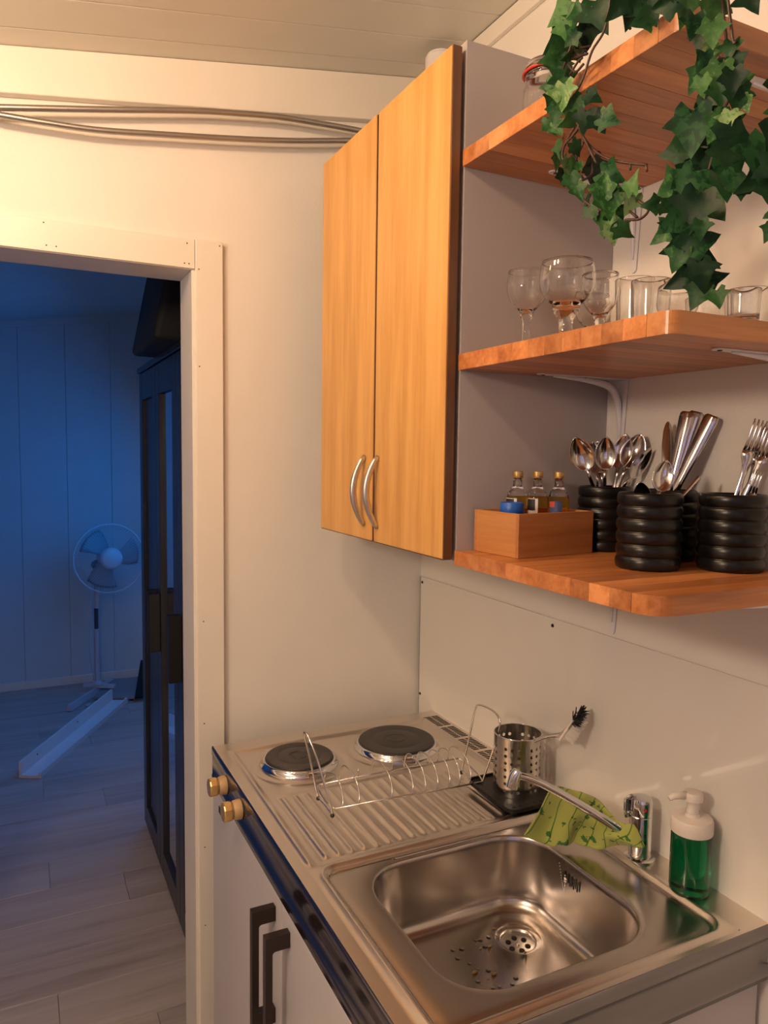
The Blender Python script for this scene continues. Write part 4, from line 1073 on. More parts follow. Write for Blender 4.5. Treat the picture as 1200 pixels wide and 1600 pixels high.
# soap dispenser
sx, sy_ = -.0470, .7930
sd = thing('soap_dispenser', 'clear pump bottle of green dish soap against the splash panel', 'soap bottle', (sx, sy_, .9005))
obj('bottle', lathe(B(), [(0, .9008), (.0270, .9008), (.0300, .9040), (.0305, .9100), (.0305, .9940), (.0290, .9990), (0, .9990)], (sx, sy_, 0), 40), M['soap'], sd, smooth=True, angle=50, label='green liquid body')
obj('collar', lathe(B(), [(0, .9995), (.0315, .9995), (.0320, 1.0010), (.0320, 1.0180), (.0300, 1.0220), (.0120, 1.0240), (.0105, 1.0290), (0, 1.0290)], (sx, sy_, 0), 40), M['pump'], sd, smooth=True, angle=40)
bm = B(); lathe(bm, [(0, 1.0292), (.0095, 1.0292), (.0090, 1.0480), (.0150, 1.0500), (.0155, 1.0590), (.0130, 1.0625), (0, 1.0640)], (sx, sy_, 0), 32)
ph = obj('pump_head', bm, M['pump'], sd, smooth=True, angle=40)
bm = B(); tube(bm, [(sx - .010, sy_ + .004, 1.0570), (sx - .030, sy_ + .011, 1.0565), (sx - .0370, sy_ + .0135, 1.0530)], [.0065, .0050, .0042], 12); obj('nozzle', bm, M['pump'], ph, smooth=True)

# wet scraps and drops on the sink floor
rg = random.Random(4)
for k, (x, y, s) in enumerate(((-.3550, .9300, .0050), (-.2980, .9720, .0034), (-.2650, 1.0080, .0038), (-.3300, .9150, .0042), (-.2550, .9350, .0030), (-.3050, .9950, .0026), (-.3150, .9750, .0024))):
    bm = B(); bmesh.ops.create_icosphere(bm, subdivisions=2, radius=s)
    for v in bm.verts: v.co = V((v.co.x * (1 + rg.uniform(-.3, .5)), v.co.y * (.6 + rg.uniform(-.2, .2)), max(0, v.co.z * .45 + s * .30)))
    bmesh.ops.translate(bm, verts=bm.verts, vec=(x, y, floor_z - .0010))
    o = obj('food_scrap', bm, M['scrap'], smooth=True); tag(o, ['curled brown scrap nearest the left basin wall', 'brown scrap midway between basin wall and outlet', 'yellowish round scrap closest to the outlet', 'brown scrap in the front half of the sink floor', 'small scrap in front of the outlet', 'tiny scrap behind the middle one on the sink floor', 'smallest crumb amid the other sink scraps'][k], 'food scrap', 'food scraps in the sink'); centre(o)
bm = B()
for k in range(26):
    x, y = rg.uniform(-.37, -.25), rg.uniform(.83, 1.0); r = rg.uniform(.0015, .0050)
    lathe(bm, [(0, .0011), (r * .7, .0008), (r, 0)], (x, y, floor_z - .0008), 12)
tag(obj('water_drops', bm, M['water'], smooth=True), 'clear water drops spread over the sink floor', 'water', kind='stuff')

# ================================================================ THINGS ON THE SHELVES
Z1, Z2, Z3 = 1.4228, 1.7513, 2.0783
CUPS = {'A': (-.1570, .8010), 'B': (-.0530, .7430), 'C': (-.0660, .9920), 'D': (-.0560, .8640)}
CL = {'A': 'front black ribbed cup with teaspoons in it', 'B': 'black ribbed cup with forks, nearest the shelf end', 'C': 'black ribbed cup with large spoons, behind the bamboo box', 'D': 'black ribbed cup with knives, hidden behind the teaspoon cup'}
H, RC = .1110, .0465
prof = [(0, .0), (RC - .006, .0)]
nb = 6
for i in range(nb):
    for k in range(9):
        a = -PI / 2 + PI * (k + .5) / 9
        prof.append((RC - .0042 + .0042 * math.cos(a), (i + .5) * H / nb + H / nb / 2 * math.sin(a)))
prof += [(RC - .0060, H), (RC - .0085, H - .001), (RC - .0090, .006), (0, .006)]
cup0 = None
for k_, (x, y) in CUPS.items():
    if cup0 is None: cup0 = obj('ribbed_cup', lathe(B(), prof, (0, 0, 0), 56), M['black'], smooth=True, local=True); o = cup0
    else: o = cup0.copy(); COL.objects.link(o)
    o.location = (x, y, Z1); tag(o, CL[k_], 'cup', 'black ribbed cups on the lowest shelf')

def strip(bm, sec, thick):
    """flat bar along z: sec = list of (z, halfwidth, y offset)"""
    rows = []
    for z, w, yo in sec: rows.append([bm.verts.new((sx_ * w, yo + sy2 * thick / 2, z)) for sx_, sy2 in ((-1, -1), (0, -1.3), (1, -1), (1, 1), (0, .7), (-1, 1))])
    for a, b in zip(rows, rows[1:]):
        for k in range(6): f = bm.faces.new((a[k], a[(k + 1) % 6], b[(k + 1) % 6], b[k])); f.smooth = True
    bm.faces.new(rows[0][::-1]); bm.faces.new(rows[-1])
def bowl(bm, z0, L_, w, depth):
    """spoon bowl, hollow side facing -y"""
    nu, nv = 12, 14; g = []
    for j in range(nv + 1):
        t = j / nv; z = z0 + L_ * t
        hw = w / 2 * math.sin(PI * (t ** .85)) ** .62 if 0 < t < 1 else 0.0006
        g.append([bm.verts.new((hw * (2 * i / nu - 1), depth * (1 - (2 * i / nu - 1) ** 2) * math.sin(PI * t) ** .8, z)) for i in range(nu + 1)])
    for j in range(nv):
        for i in range(nu): f = bm.faces.new((g[j][i], g[j][i + 1], g[j + 1][i + 1], g[j + 1][i])); f.smooth = True
def make_cutlery(kind):
    """upright piece, tip at z = 0, running down to negative z"""
    bm = B()
    if kind in ('spoon', 'teaspoon'):
        s = 1.0 if kind == 'spoon' else .86; w = .041 * s
        bowl(bm, -.064 * s, .064 * s, w, .0095 * s)
        strip(bm, [(-.20 * s, .008 * s, .004), (-.15 * s, .006 * s, .006), (-.10 * s, .0032 * s, .0075 * s), (-.078 * s, .0030 * s, .0050 * s), (-.062 * s, .0032 * s, .001)], .0020)
    elif kind == 'stick': strip(bm, [(-.115, .0015, 0), (-.06, .0018, .001), (-.02, .0028, 0), (-.004, .0034, 0), (0, .0016, 0)], .0016)
    elif kind == 'knife': strip(bm, [(-.21, .008, 0), (-.12, .0055, 0), (-.105, .0085, 0), (-.04, .0090, 0), (-.015, .0070, 0), (-.004, .0040, 0), (0, .0012, 0)], .0014)
    elif kind == 'butter_knife': strip(bm, [(-.20, .007, 0), (-.11, .0045, 0), (-.095, .0060, 0), (-.03, .0070, 0), (-.008, .0045, 0), (0, .0012, 0)], .0014)
    elif kind == 'knife_handle': strip(bm, [(-.20, .0060, 0), (-.11, .0068, 0), (-.080, .0085, 0), (-.040, .0105, 0), (-.010, .0118, 0), (-.003, .0110, 0), (0, .0080, 0)], .0022)
    else:
        for q in (-1.5, -.5, .5, 1.5): strip(bm, [(-.045, .0016, .004), (-.03, .0017, .001), (-.012, .0015, 0), (0, .0006, .002)] if 0 else [(-.046, .0022, .0045), (-.030, .0019, .0015), (-.010, .0016, .0), (0, .0007, .001)], .0016) or [setattr(v.co, 'x', v.co.x + q * .0058) for v in list(bm.verts)[-24:]]
        strip(bm, [(-.19, .008, 0), (-.13, .0055, .003), (-.085, .0032, .006), (-.066, .0060, .006), (-.056, .0112, .0055), (-.044, .0112, .0045)], .0018)
    bmesh.ops.recalc_face_normals(bm, faces=bm.faces)
    return bm
LEN = {'spoon': .20, 'teaspoon': .172, 'stick': .115, 'knife': .21, 'butter_knife': .20, 'knife_handle': .20, 'fork': .19, 'fork_back': .19}
CLAB = {0: 'large spoon leaning left, leftmost over the bamboo box', 1: 'large spoon behind the leftmost one, seen edge-on', 2: 'large spoon upright in the middle of the spoon cup', 3: 'large spoon half hidden behind the middle spoon', 4: 'large spoon reflecting a bright patch, right of the middle spoon',
        5: 'large spoon at the back right of the spoon cup', 6: 'large spoon turned sideways at the right of the spoon cup', 7: 'tall teaspoon with an egg-shaped bowl in the front cup', 8: 'short teaspoon just peeping over the front cup rim', 9: 'thin teaspoon handle slanting right over the front cup',
        10: 'dark narrow pointed knife blade, leftmost in the knife cup', 11: 'slim table knife behind the pointed blade', 12: 'wide knife handle, left of the three tallest', 13: 'wide knife handle, middle of the three tallest', 14: 'wide knife handle leaning right, rightmost in the knife cup',
        15: 'dinner fork standing with tines up at the picture edge', 16: 'second dinner fork, tines up, behind the first', 17: 'low fork leaning left over the rim of the fork cup', 18: 'fork with curved neck in front in the fork cup'}
protos = {}
names = {'spoon': 'spoon', 'teaspoon': 'teaspoon', 'stick': 'teaspoon', 'knife': 'table_knife', 'butter_knife': 'table_knife', 'knife_handle': 'table_knife', 'fork': 'fork', 'fork_back': 'fork'}
tw = random.Random(12)
for i, (kind, tip, cup) in enumerate(CUTLERY):
    kk = 'fork' if kind == 'fork_back' else kind
    if kk not in protos:
        o = obj(names[kind], make_cutlery(kk), M['cutlery'], local=True); protos[kk] = o
        if kk in ('spoon', 'teaspoon'):
            s_ = o.modifiers.new('thickness', 'SOLIDIFY'); s_.thickness = .0010; s_.offset = 0
    else: o = protos[kk].copy(); COL.objects.link(o)
    cx, cy = CUPS[cup]; T_ = V(tip); L_ = LEN[kind]
    # point inside the cup, on the side opposite to the lean
    dx, dy = T_.x - cx, T_.y - cy; q = math.hypot(dx, dy); lim = .026
    bx_, by_ = (cx - dx * .35, cy - dy * .35) if q * .35 < lim else (cx - dx / q * lim, cy - dy / q * lim)
    zb = Z1 + .010 if T_.z - L_ < Z1 + .010 else T_.z - L_ * .985
    base = V((bx_, by_, zb)); up = (T_ - base).normalized()
    sc = min(1.0, (T_ - base).length / L_ * .99) if kind not in ('stick',) else 1.0
    toward = (V((-.985, 0, 1.586)) - T_).normalized()
    toward = Matrix.Rotation(tw.uniform(-.5, .5), 3, 'Z') @ toward
    if i == 6: toward = Matrix.Rotation(1.2, 3, 'Z') @ toward
    if i == 11: toward = Matrix.Rotation(1.1, 3, 'Z') @ toward
    yv_ = -(toward - up * toward.dot(up)).normalized(); xv = yv_.cross(up)
    o.matrix_world = Matrix.Translation(T_) @ Matrix((( xv.x, yv_.x, up.x), (xv.y, yv_.y, up.y), (xv.z, yv_.z, up.z))).to_4x4() @ Matrix.Scale(sc, 4)
    tag(o, CLAB[i], 'cutlery', 'cutlery standing in the black cups')

# bamboo box with miniature bottles
bb = thing('bamboo_box', 'open bamboo box holding three miniature bottles and a blue lid', 'box', (-.2047, .9541 + .055, Z1))
bb.location = (-.2847, .9448, Z1); bb.rotation_euler = (0, 0, math.radians(5.0))
bw, bl, bh, th = .1650, .1120, .0705, .0060
for nm, q in (('front_wall', (0, bw, 0, th)), ('back_wall', (0, bw, bl - th, bl))):
    obj(nm, bx(*q, 0, bh, .0006, 1), M['bamboo_shaded'], bb, local=True)
for a in (0, bw - th): obj('end_wall', bx(a, a + th, th + .0002, bl - th - .0002, 0, bh, .0006, 1), M['bamboo'], bb, local=True)
obj('box_bottom', bx(th + .0002, bw - th - .0002, th + .0002, bl - th - .0002, .0005, .005), M['bamboo'], bb, local=True)
def in_box(u, v, z=.0056):
    a = math.radians(5.0); return (-.2847 + u * math.cos(a) - v * math.sin(a), .9448 + u * math.sin(a) + v * math.cos(a), Z1 + z)
def mini_bottle(u, v, label, style, face):
    p = in_box(u, v); t = thing('miniature_bottle', label, 'bottle', p, 'miniature spirit bottles in the bamboo box')
    r = .0185
    outer = [(0, .0882), (r - .0016, .0882), (r - .0040, .0945), (r - .0075, .1000), (.0080, .1040), (.0072, .1075), (.0072, .118), (0, .118)]
    b_o = obj('bottle_glass', lathe(B(), outer, (0, 0, 0), 32), M['glass'], t, smooth=True, local=True)
    inner = [(0, 0), (r - .003, 0), (r - .0015, .0008), (r, .003), (r, .006), (r, .076), (r, .081), (r - .0004, .0850), (r - .0016, .0880), (0, .0880)]
    obj('spirit', lathe(B(), inner, (0, 0, 0), 32), M['liquid'], t, smooth=True, local=True, label='golden spirit')
    cp = obj('screw_cap', lathe(B(), [(0, .1185), (.0088, .1185), (.0092, .1195), (.0092, .1225), (.0087, .1230), (.0092, .1235), (.0092, .1290), (.0084, .1300), (0, .1300)], (0, 0, 0), 28), M['gold_cap'], t, smooth=True, angle=30, local=True)
    def lab(nm, a0, a1, z0, z1, mat, rr=r + .0004):
        bm = B(); n = 10; A = [bm.verts.new((rr * math.cos(a0 + (a1 - a0) * k / n), rr * math.sin(a0 + (a1 - a0) * k / n), z0)) for k in range(n + 1)]
        B_ = [bm.verts.new((v.co.x, v.co.y, z1)) for v in A]
        for k in range(n): bm.faces.new((A[k], A[k + 1], B_[k + 1], B_[k]))
        return obj(nm, bm, mat, t, smooth=True, local=True)
    c = math.radians(face)
    if style == 'plain':
        lp_ = lab('paper_label', c - .75, c + .55, .040, .084, M['label_white'])
        lab('label_print', c - .70, c + .30, .064, .083, M['label_black'], r + .0007)
    else:
        lab('paper_label', c - .6, c + .6, .040, .080, M['label_blue']); lab('label_print', c - .55, c - .05, .070, .0795, M['label_red'], r + .0007)
for q in ((.0730, .0880, 'miniature bottle with black and white label, leftmost of three', 'plain', 200), (.1020, .0700, 'miniature bottle with black and white label, middle of three', 'plain', 205), (.1300, .0480, 'miniature bottle with red and navy label, rightmost of three', 'navy', 215)): mini_bottle(*q)
p = in_box(.0340, .0560); t = thing('blue_lid_jar', 'little round jar with a flat blue plastic lid in the bamboo box', 'jar', p)
obj('jar_body', lathe(B(), [(0, 0), (.0165, 0), (.0175, .002), (.0175, .0600), (0, .0600)], (0, 0, 0), 32), M['label_white'], t, smooth=True, local=True, angle=40)
obj('lid', lathe(B(), [(0, .0604), (.0190, .0604), (.0195, .0615), (.0195, .0775), (.0183, .0790), (.0170, .0780), (0, .0780)], (0, 0, 0), 40), M['blue'], t, smooth=True, local=True, angle=40, label='blue lid')

# glasses on the middle shelf
def goblet(name, x, y, rb, hb, hs, rf, label, rim=.95, sr=.0050):
    t = thing(name, label, 'glass', (x, y, Z2), 'drinking glasses on the middle shelf')
    n = 14; out = []; w = .0011
    for k in range(n + 1):
        u = k / n
        r = rb * (math.sin(min(1.0, u / .62) * PI / 2) ** .62 if u < .62 else 1 - (1 - rim) * ((u - .62) / .38) ** 1.6)
        out.append((max(r, sr), hs + hb * u))
    prof = [(0, .0012), (rf * .6, .0010), (rf, .0), (rf, .0012), (rf * .55, .0035), (sr * 1.5, .009), (sr, .020), (sr, hs - .012), (sr * 1.7, hs - .003)] + [q for q in out if q[0] > sr * 1.8]
    prof += [(prof[-1][0] - w * .5, hs + hb + .0004)]
    prof += [(max(r - w, .0006), z + (.0018 if i < 4 else 0)) for i, (r, z) in reversed(list(enumerate(out))) if r > sr * 1.8] + [(0, hs + .003)]
    prof[0] = (0, .0)
    obj('goblet_glass', lathe(B(), prof, (0, 0, 0), 40), M['glass'], t, smooth=True, local=True)
def tumbler(name, x, y, rt, rb, h, label):
    t = thing(name, label, 'glass', (x, y, Z2), 'drinking glasses on the middle shelf')
    w = .0014
    R_ = lambda z: rb + (rt - rb) * z / h
    prof = [(0, 0), (rb - .004, 0), (rb - .0025, 0), (rb - .0008, .0006), (rb, .0022), (R_(.005), .005), (R_(h * .4), h * .4), (R_(h * .8), h * .8), (rt, h - .0012), (rt - w * .2, h - .0003), (rt - w * .5, h), (rt - w * .8, h - .0003), (rt - w, h - .0012), (R_(h * .8) - w, h * .8), (R_(h * .4) - w, h * .4), (R_(.013) - w, .013), (R_(.010) - w, .010), (rb - w - .0010, .0075), (rb - w - .003, .0062), (rb - w - .007, .0058), (0, .0056)]
    obj('tumbler_glass', lathe(B(), prof, (0, 0, 0), 40), M['glass'], t, smooth=True, local=True)
goblet('wine_glass', -.2400, 1.0000, .0330, .068, .062, .030, 'slim stemmed glass beside the cabinet, leftmost of the row', sr=.0062)
goblet('wine_glass', -.2500, .8900, .0410, .072, .048, .033, 'large round goblet, biggest of all, near the shelf front', sr=.0105, rim=.92)
goblet('wine_glass', -.1100, .9900, .0300, .058, .045, .028, 'small goblet half hidden behind the largest one', sr=.0055)
goblet('wine_glass', -.1900, .8850, .0280, .066, .042, .028, 'stemmed glass just right of the largest goblet', sr=.0050, rim=.95)
tumbler('tumbler', -.1400, .8650, .0285, .0240, .1020, 'tall tumbler in front of the cabinet panel edge')
tumbler('tumbler', -.1850, .7880, .0275, .0240, .0800, 'straight tumbler left of the lower ivy leaves')
goblet('wine_glass', -.1250, .7950, .0290, .052, .024, .027, 'low-stemmed glass behind the straight tumbler', sr=.0050)
tumbler('tumbler', -.0650, .8000, .0270, .0230, .0700, 'tumbler standing back by the wall behind the ivy leaves')
tumbler('tumbler', -.1100, .6900, .0310, .0270, .0560, 'wide low tumbler near the free end of the shelf')
tumbler('tumbler', -.1750, .6450, .0200, .0180, .0420, 'very small shot glass at the picture edge')

# preserving jar on the top shelf
jx, jy = -.2350, .9720
j = thing('preserving_jar', 'glass preserving jar with a red rubber ring on the top shelf', 'jar', (jx, jy, Z3))
obj('jar_glass', lathe(B(), [(0, 0), (.0330, 0), (.0355, .003), (.0360, .012), (.0360, .072), (.0345, .080), (.0320, .085), (.0335, .088), (.0320, .0905), (.0335, .093), (.0350, .0955), (.0330, .0955), (.0305, .093), (.0320, .080), (.0338, .070), (.0338, .006), (0, .0045)], (0, 0, 0), 40), M['glass'], j, smooth=True, local=True)
obj('rubber_ring', lathe(B(), [(.0310, .0958), (.0378, .0958), (.0382, .0970), (.0378, .0984), (.0310, .0984)], (0, 0, 0), 40), M['red_rubber'], j, smooth=True, local=True, label='red rubber ring')
obj('glass_lid', lathe(B(), [(0, .0988), (.0350, .0988), (.0355, .1010), (.0345, .1050), (.0330, .1075), (.0335, .1100), (.0320, .1125), (.0270, .1150), (0, .1160), (0, .1120), (.026, .1110), (.030, .1080), (.031, .1030), (0, .1020)], (0, 0, 0), 40), M['glass'], j, smooth=True, local=True)

# ================================================================ IVY GARLANDS
LEAF = [(0, 0), (.12, -.09), (.28, -.19), (.42, -.08), (.41, .08), (.58, .16), (.70, .28), (.50, .38), (.33, .50), (.17, .76), (0, 1.0)]
leaf_me = []
def leaf_mesh(var):
    bm = B(); rg = random.Random(var)
    fold = rg.uniform(.10, .38); curl = rg.uniform(-.25, .30); wx = rg.uniform(.80, 1.0)
    def P3(x, y):
        z = abs(x) * fold - curl * (y - .3) ** 2 + .05 * math.sin(6 * x + 4 * y + var)
        return (x * wx, y, z)
    mids = [0, .10, .22, .35, .5, .66, .82, 1.0]
    mv = [bm.verts.new(P3(0, m)) for m in mids]
    pts = LEAF[1:-1]
    for s in (-1, 1):
        jit = [(x * rg.uniform(.92, 1.1), y + rg.uniform(-.03, .03)) for x, y in pts]
        ev_ = [bm.verts.new(P3(s * x, y)) for x, y in jit]; inn = [bm.verts.new(P3(s * x * .5, y * .8 + .10)) for x, y in jit]
        mi = [0, 0, 0, 1, 2, 3, 3, 4, 5]
        def tri(*v):
            v = [q for i_, q in enumerate(v) if q not in v[:i_]]
            if len(v) > 2:
                f = bm.faces.new(v if s > 0 else v[::-1]); f.smooth = True
        tri(mv[0], ev_[0], inn[0])
        for k in range(len(ev_) - 1):
            tri(ev_[k], ev_[k + 1], inn[k + 1], inn[k])
            tri(inn[k], inn[k + 1], mv[mi[k + 1]], mv[mi[k]])
        tri(ev_[-1], mv[7], mv[6]); tri(ev_[-1], mv[6], inn[-1]); tri(inn[-1], mv[6], mv[5])
    bmesh.ops.recalc_face_normals(bm, faces=bm.faces)
    me = bpy.data.meshes.new('leaf'); bm.to_mesh(me); bm.free(); return me
base_me = [leaf_mesh(k) for k in range(9)]
tone_me = {}
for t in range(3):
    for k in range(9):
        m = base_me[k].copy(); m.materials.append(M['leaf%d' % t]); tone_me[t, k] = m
CAMP = V((-.985, 0, 1.586)); rg = random.Random(21)
def garland(label, stems, leaves, base, tl=.45):
    t = thing('ivy_garland', label, 'plant', base)
    bm = B()
    for st in stems: tube(bm, smoothpath(st, 5), .0016, 6)
    obj('stem', bm, M['twig'], t, smooth=True)
    for (p, size, d, tone) in leaves:
        p = V(p); d = V(d).normalized(); nrm = (CAMP - p).normalized()
        # tilt each leaf a little away from facing the room
        nrm = (nrm + V((rg.uniform(-tl, tl), rg.uniform(-tl, tl), rg.uniform(-.15, .55)))).normalized()
        d = (d - nrm * d.dot(nrm)).normalized(); xv = d.cross(nrm)
        o = bpy.data.objects.new('leaf', tone_me[tone, rg.randrange(9)]); COL.objects.link(o); o.parent = t
        org = p - d * size * .46 - t.location
        o.matrix_local = Matrix.Translation(org) @ Matrix(((xv.x, d.x, nrm.x), (xv.y, d.y, nrm.y), (xv.z, d.z, nrm.z))).to_4x4() @ Matrix.Scale(size * 1.12, 4)
    return t
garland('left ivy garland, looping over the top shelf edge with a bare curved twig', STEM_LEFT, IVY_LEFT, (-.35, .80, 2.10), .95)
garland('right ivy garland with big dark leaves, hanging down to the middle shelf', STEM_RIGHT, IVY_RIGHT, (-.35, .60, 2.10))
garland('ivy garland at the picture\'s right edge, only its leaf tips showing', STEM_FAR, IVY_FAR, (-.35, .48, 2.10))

# ================================================================ THE NEXT ROOM
wd = thing('wardrobe', 'black three-door wardrobe with a mirror in its middle door', 'wardrobe', (-.28, 2.575, 0))
XF, WZ = -.5425, 1.9120
obj('side_panel', bx(-.5240, -.030, 1.992, 2.010, 0, WZ - .022, .001, 1), M['ward'], wd)
obj('side_panel', bx(-.5240, -.030, 3.148, 3.166, 0, WZ - .022, .001, 1), M['ward'], wd)
obj('top_panel', bx(-.5500, -.030, 1.988, 3.170, WZ - .0215, WZ, .002), M['ward'], wd)
obj('back_panel', bx(-.0350, -.0305, 2.0105, 3.1475, .05, WZ - .022), M['ward'], wd)
obj('plinth', bx(-.5100, -.4900, 2.0105, 3.1475, 0, .055), M['ward'], wd)
def wdoor(y0, y1, mirror, hy):
    d = thing('door', None, None, (0, 0, 0)); d.parent = wd; d.location = V((XF, (y0 + y1) / 2, .03)) - wd.location
    z0, z1, fw = .022, WZ - .024, .070
    def p(name, q, mat, lab=None): obj(name, bx(*q, .0015, 1), mat, d, label=lab)
    p('stile', (XF, XF + .018, y0, y0 + fw, z0, z1), M['ward']); p('stile', (XF, XF + .018, y1 - fw, y1, z0, z1), M['ward'])
    p('rail', (XF, XF + .018, y0 + fw + .0004, y1 - fw - .0004, z0, z0 + .085), M['ward']); p('rail', (XF, XF + .018, y0 + fw + .0004, y1 - fw - .0004, z1 - .105, z1), M['ward'])
    if mirror: p('mirror', (XF + .0120, XF + .0155, y0 + fw + .0004, y1 - fw - .0004, z0 + .0855, z1 - .1055), M['mirror'], 'tall mirror pane')
    else: p('panel', (XF + .0120, XF + .0170, y0 + fw + .0004, y1 - fw - .0004, z0 + .0855, z1 - .1055), M['ward'])
    p('handle', (XF - .040, XF - .0004, hy - .018, hy + .018, .860, 1.072), M['ward_edge'], 'thick black pull bar')
wdoor(2.774, 3.164, False, 2.800); wdoor(2.384, 2.771, True, 2.728); wdoor(1.994, 2.381, False, 2.335)
# suitcase lying on the wardrobe, leaning back
sc_ = thing('suitcase', 'black soft suitcase on top of the black wardrobe', 'suitcase', (-.35, 2.7, WZ))
bm = bx(-.6250, -.1200, 2.300, 2.780, WZ + .0015, WZ + .4200, .022, 4)
for v in bm.verts:
    k = (v.co.z - WZ) / .42; v.co.x += .085 * k if v.co.x < -.35 else -.06 * k
obj('shell', bm, M['bag'], sc_, smooth=True, angle=50)
for yq in (2.40, 2.68):
    bm = B(); tube(bm, [(-.6180 + .085 * k / 8, yq, WZ + .02 + .38 * k / 8) for k in range(9)], .0035, 6); obj('piping', bm, M['black_plastic'], sc_, smooth=True)

# pedestal fan
fx, fy = -.5620, 5.060
fn = thing('pedestal_fan', 'pale pedestal fan with a round wire cage on crossed feet', 'fan', (fx, fy, 0))
bm = B(); a = math.radians(58); d = V((math.cos(a), math.sin(a), 0)); e = V((-d.y, d.x, 0))
c = V((fx, fy, 0))
def foot(bm, u, L0, L1, z0, z1):
    p0, p1 = c - u * L0, c + u * L1; s = V((-u.y, u.x, 0)) * .022
    pts = [p0 - s * .8, p1 - s * .8, p1 + s * .8, p0 + s * .8]; pt = [p0 - s * .45, p1 - s * .45, p1 + s * .45, p0 + s * .45]
    lo = [bm.verts.new((q.x, q.y, z0)) for q in pts]; hi = [bm.verts.new((q.x, q.y, z1)) for q in pt]
    bm.faces.new(lo[::-1]); bm.faces.new(hi)
    for i in range(4): bm.faces.new((lo[i], lo[(i + 1) % 4], hi[(i + 1) % 4], hi[i]))
foot(bm, d, .36, .20, .004, .040); obj('foot_bar', bm, M['fan'], fn)
bm = B(); foot(bm, e, .12, .09, .0405, .062); obj('foot_bar', bm, M['fan'], fn)
for q in (c - d * .345, c + d * .19):
    bm = B(); lathe(bm, [(0, 0), (.016, 0), (.016, .0045), (0, .0045)], (q.x, q.y, -.0002), 12); obj('rubber_foot', bm, M['fan_dark'], fn)
obj('lower_pole', lathe(B(), [(0, .060), (.034, .062), (.030, .075), (.0165, .085), (.0165, .395), (.019, .400), (.019, .425), (0, .425)], (fx, fy, 0), 24), M['fan'], fn, smooth=True, angle=40)
obj('inner_pole', lathe(B(), [(0, .4255), (.0125, .4255), (.0125, .560), (0, .560)], (fx, fy, 0), 20), M['fan_dark'], fn, smooth=True, angle=40, label='dark telescopic section')
obj('upper_pole', lathe(B(), [(0, .5605), (.0150, .5605), (.0150, .80), (.012, .83), (0, .83)], (fx + .006, fy, 0), 20), M['fan'], fn, smooth=True, angle=40)
hd_ = V((-.4850, 4.960, .8950)); fdir = V((.16, -.985, .05)).normalized()
rot = fdir.to_track_quat('Z', 'Y').to_matrix().to_4x4(); TM = Matrix.Translation(hd_) @ rot
def flathe(name, prof, mat, n=48, lab=None):
    bm = lathe(B(), prof, (0, 0, 0), n); bmesh.ops.transform(bm, matrix=TM, verts=bm.verts); return obj(name, bm, mat, fn, smooth=True, angle=45, label=lab)
flathe('motor_housing', [(0, -.150), (.035, -.145), (.052, -.120), (.055, -.060), (.045, -.045), (0, -.045)], M['fan'])
flathe('hub_cap', [(0, .062), (.050, .058), (.068, .046), (.070, .036), (0, .036)], M['fan'], lab='round pale centre cap')
cage = flathe('cage_ring', [(.214, -.006), (.221, -.006), (.222, .006), (.214, .006), (.214, -.006)], M['fan'])
bm = B()
for k in range(72):
    a = 2 * PI * k / 72; ca, sa = math.cos(a), math.sin(a)
    tube(bm, [(ca * .060, sa * .060, .046), (ca * .12, sa * .12, .044), (ca * .18, sa * .18, .032), (ca * .215, sa * .215, .002)], .0009, 4)
    tube(bm, [(ca * .050, sa * .050, -.050), (ca * .12, sa * .12, -.050), (ca * .18, sa * .18, -.038), (ca * .215, sa * .215, -.002)], .0009, 4)
bmesh.ops.transform(bm, matrix=TM, verts=bm.verts); obj('cage_wires', bm, M['fan'], fn, kind='stuff')
for k in range(3):
    bm = B(); g = []
    for i in range(9):
        r = .030 + .160 * i / 8; g.append([])
        for j_ in range(7):
            s = j_ / 6 - .5; a = 2 * PI * k / 3 + s * (1.35 - .35 * i / 8) + .25 * i / 8
            g[-1].append(bm.verts.new((r * math.cos(a), r * math.sin(a), -.012 + .035 * s)))
    for i in range(8):
        for j_ in range(6): bm.faces.new((g[i][j_], g[i + 1][j_], g[i + 1][j_ + 1], g[i][j_ + 1]))
    bmesh.ops.transform(bm, matrix=TM, verts=bm.verts); bl_ = obj('blade', bm, M['blade'], fn, smooth=True)
    s_ = bl_.modifiers.new('thickness', 'SOLIDIFY'); s_.thickness = .002
flathe('neck', [(0, -.050), (.012, -.050), (.012, .036), (0, .036)], M['fan_dark'], 16)
bm = B(); tube(bm, smoothpath([(hd_.x - .02, hd_.y + .13, .875), (fx - .01, fy - .0, .850), (fx + .004, fy, .822)], 4), .016, 10); obj('tilt_joint', bm, M['fan_dark'], fn, smooth=True)
bm = B(); tube(bm, smoothpath([(fx - .02, fy + .005, .80), (fx - .035, fy - .01, .5), (fx - .045, fy - .01, .3), (fx - .022, fy - .01, .09)], 6), .003, 6); obj('cable', bm, M['fan'], fn, smooth=True)

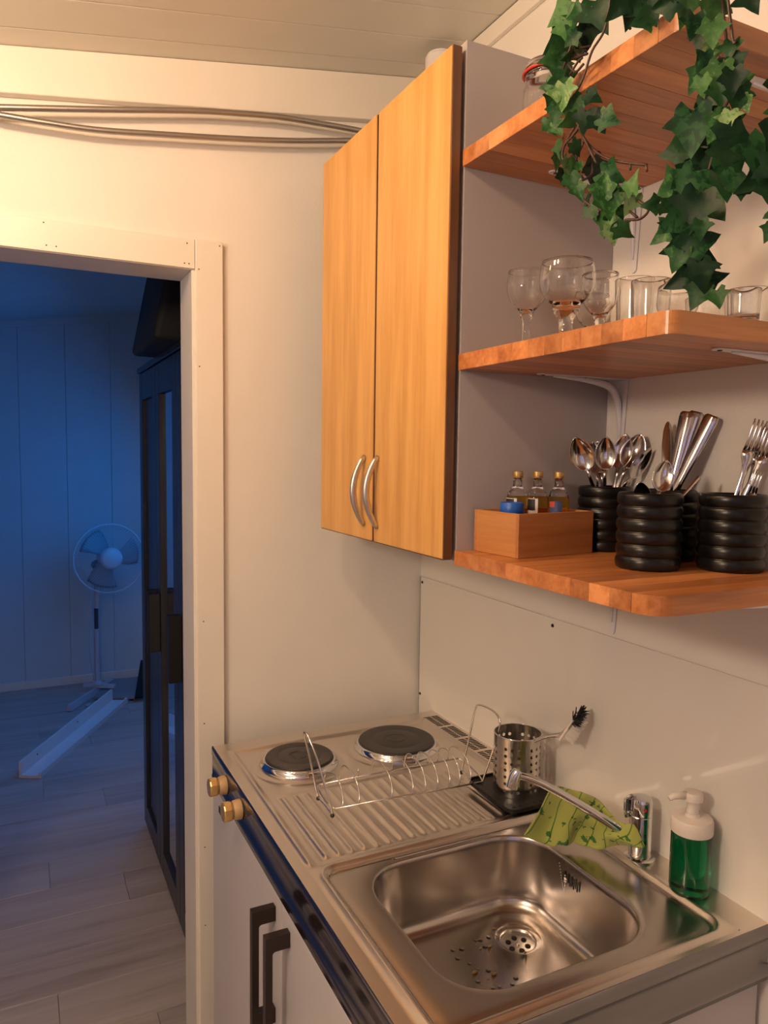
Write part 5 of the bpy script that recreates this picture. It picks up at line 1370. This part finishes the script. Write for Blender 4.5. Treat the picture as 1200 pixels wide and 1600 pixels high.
# L-shaped white board on the floor
A_, B2 = V((-.9750, 3.8450, 0)), V((-.4560, 4.8150, 0)); u = (B2 - A_).normalized(); nrm = V((u.y, -u.x, 0))
lb = thing('angle_board', 'long white L-shaped board lying on the floor before the fan', 'board', (A_ + B2) / 2)
bm = B(); obox(bm, A_ - nrm * .0475 + V((0, 0, .041)), B2 - nrm * .0475 + V((0, 0, .041)), .012, .080); up_ = obj('upright_board', bm, M['lumber'], lb)
bm = B(); obox(bm, A_ + nrm * .0065 + V((0, 0, .0080)), B2 + nrm * .0065 + V((0, 0, .0080)), .0950, .014); obj('base_board', bm, M['lumber'], lb)
bm = B(); obox(bm, A_ + nrm * .0470 + V((0, 0, .0225)), B2 + nrm * .0470 + V((0, 0, .0225)), .014, .0145); obj('edge_batten', bm, M['lumber'], lb)
for k in (.14, .55):
    q = A_.lerp(B2, k) - nrm * .0412 + V((0, 0, .055)); bm = B(); tube(bm, [q, q + nrm * .0012], .0045, 10); obj('screw_hole', bm, M['hole'], up_)
# flat grey board behind it, resting on a black foot, and small fittings beside it
g = thing('grey_panel', 'flat grey panel lying on the floor between fan and wardrobe', 'board', (-.44, 4.95, 0))
bm = B()
q4 = [(-.600, 4.895), (-.352, 4.790), (-.262, 5.200), (-.470, 5.250)]
prism(bm, q4[::1], .0140, .0280); obj('board', bm, M['greyboard'], g)
for (x, y) in ((-.570, 4.905), (-.380, 4.825), (-.30, 5.16), (-.45, 5.2)): obj('spacer', lathe(B(), [(0, 0), (.012, 0), (.012, .0136), (0, .0136)], (x, y, .0002), 10), M['black_plastic'], g)
bm = B(); obox(bm, (-.345, 4.760, .030), (-.250, 5.17, .150), .050, .012); o = obj('black_strap', bm, M['black_plastic']); tag(o, 'black flat bar leaning beside the wardrobe foot on the floor', 'bar'); centre(o)
for i, (x, y) in enumerate(((-.660, 4.700), (-.640, 4.745), (-.655, 4.80))):
    bm = B(); tube(bm, [(x, y, .010), (x + .030, y + .012, .010)], [.010, .0095], 10); o = obj('fitting', bm, M['fan'], smooth=True)
    tag(o, ['pale metal fitting on the floor, nearest the viewer', 'middle pale fitting beside the fan foot', 'rearmost pale fitting beside the fan foot'][i], 'fitting', 'small fittings on the bedroom floor'); centre(o)
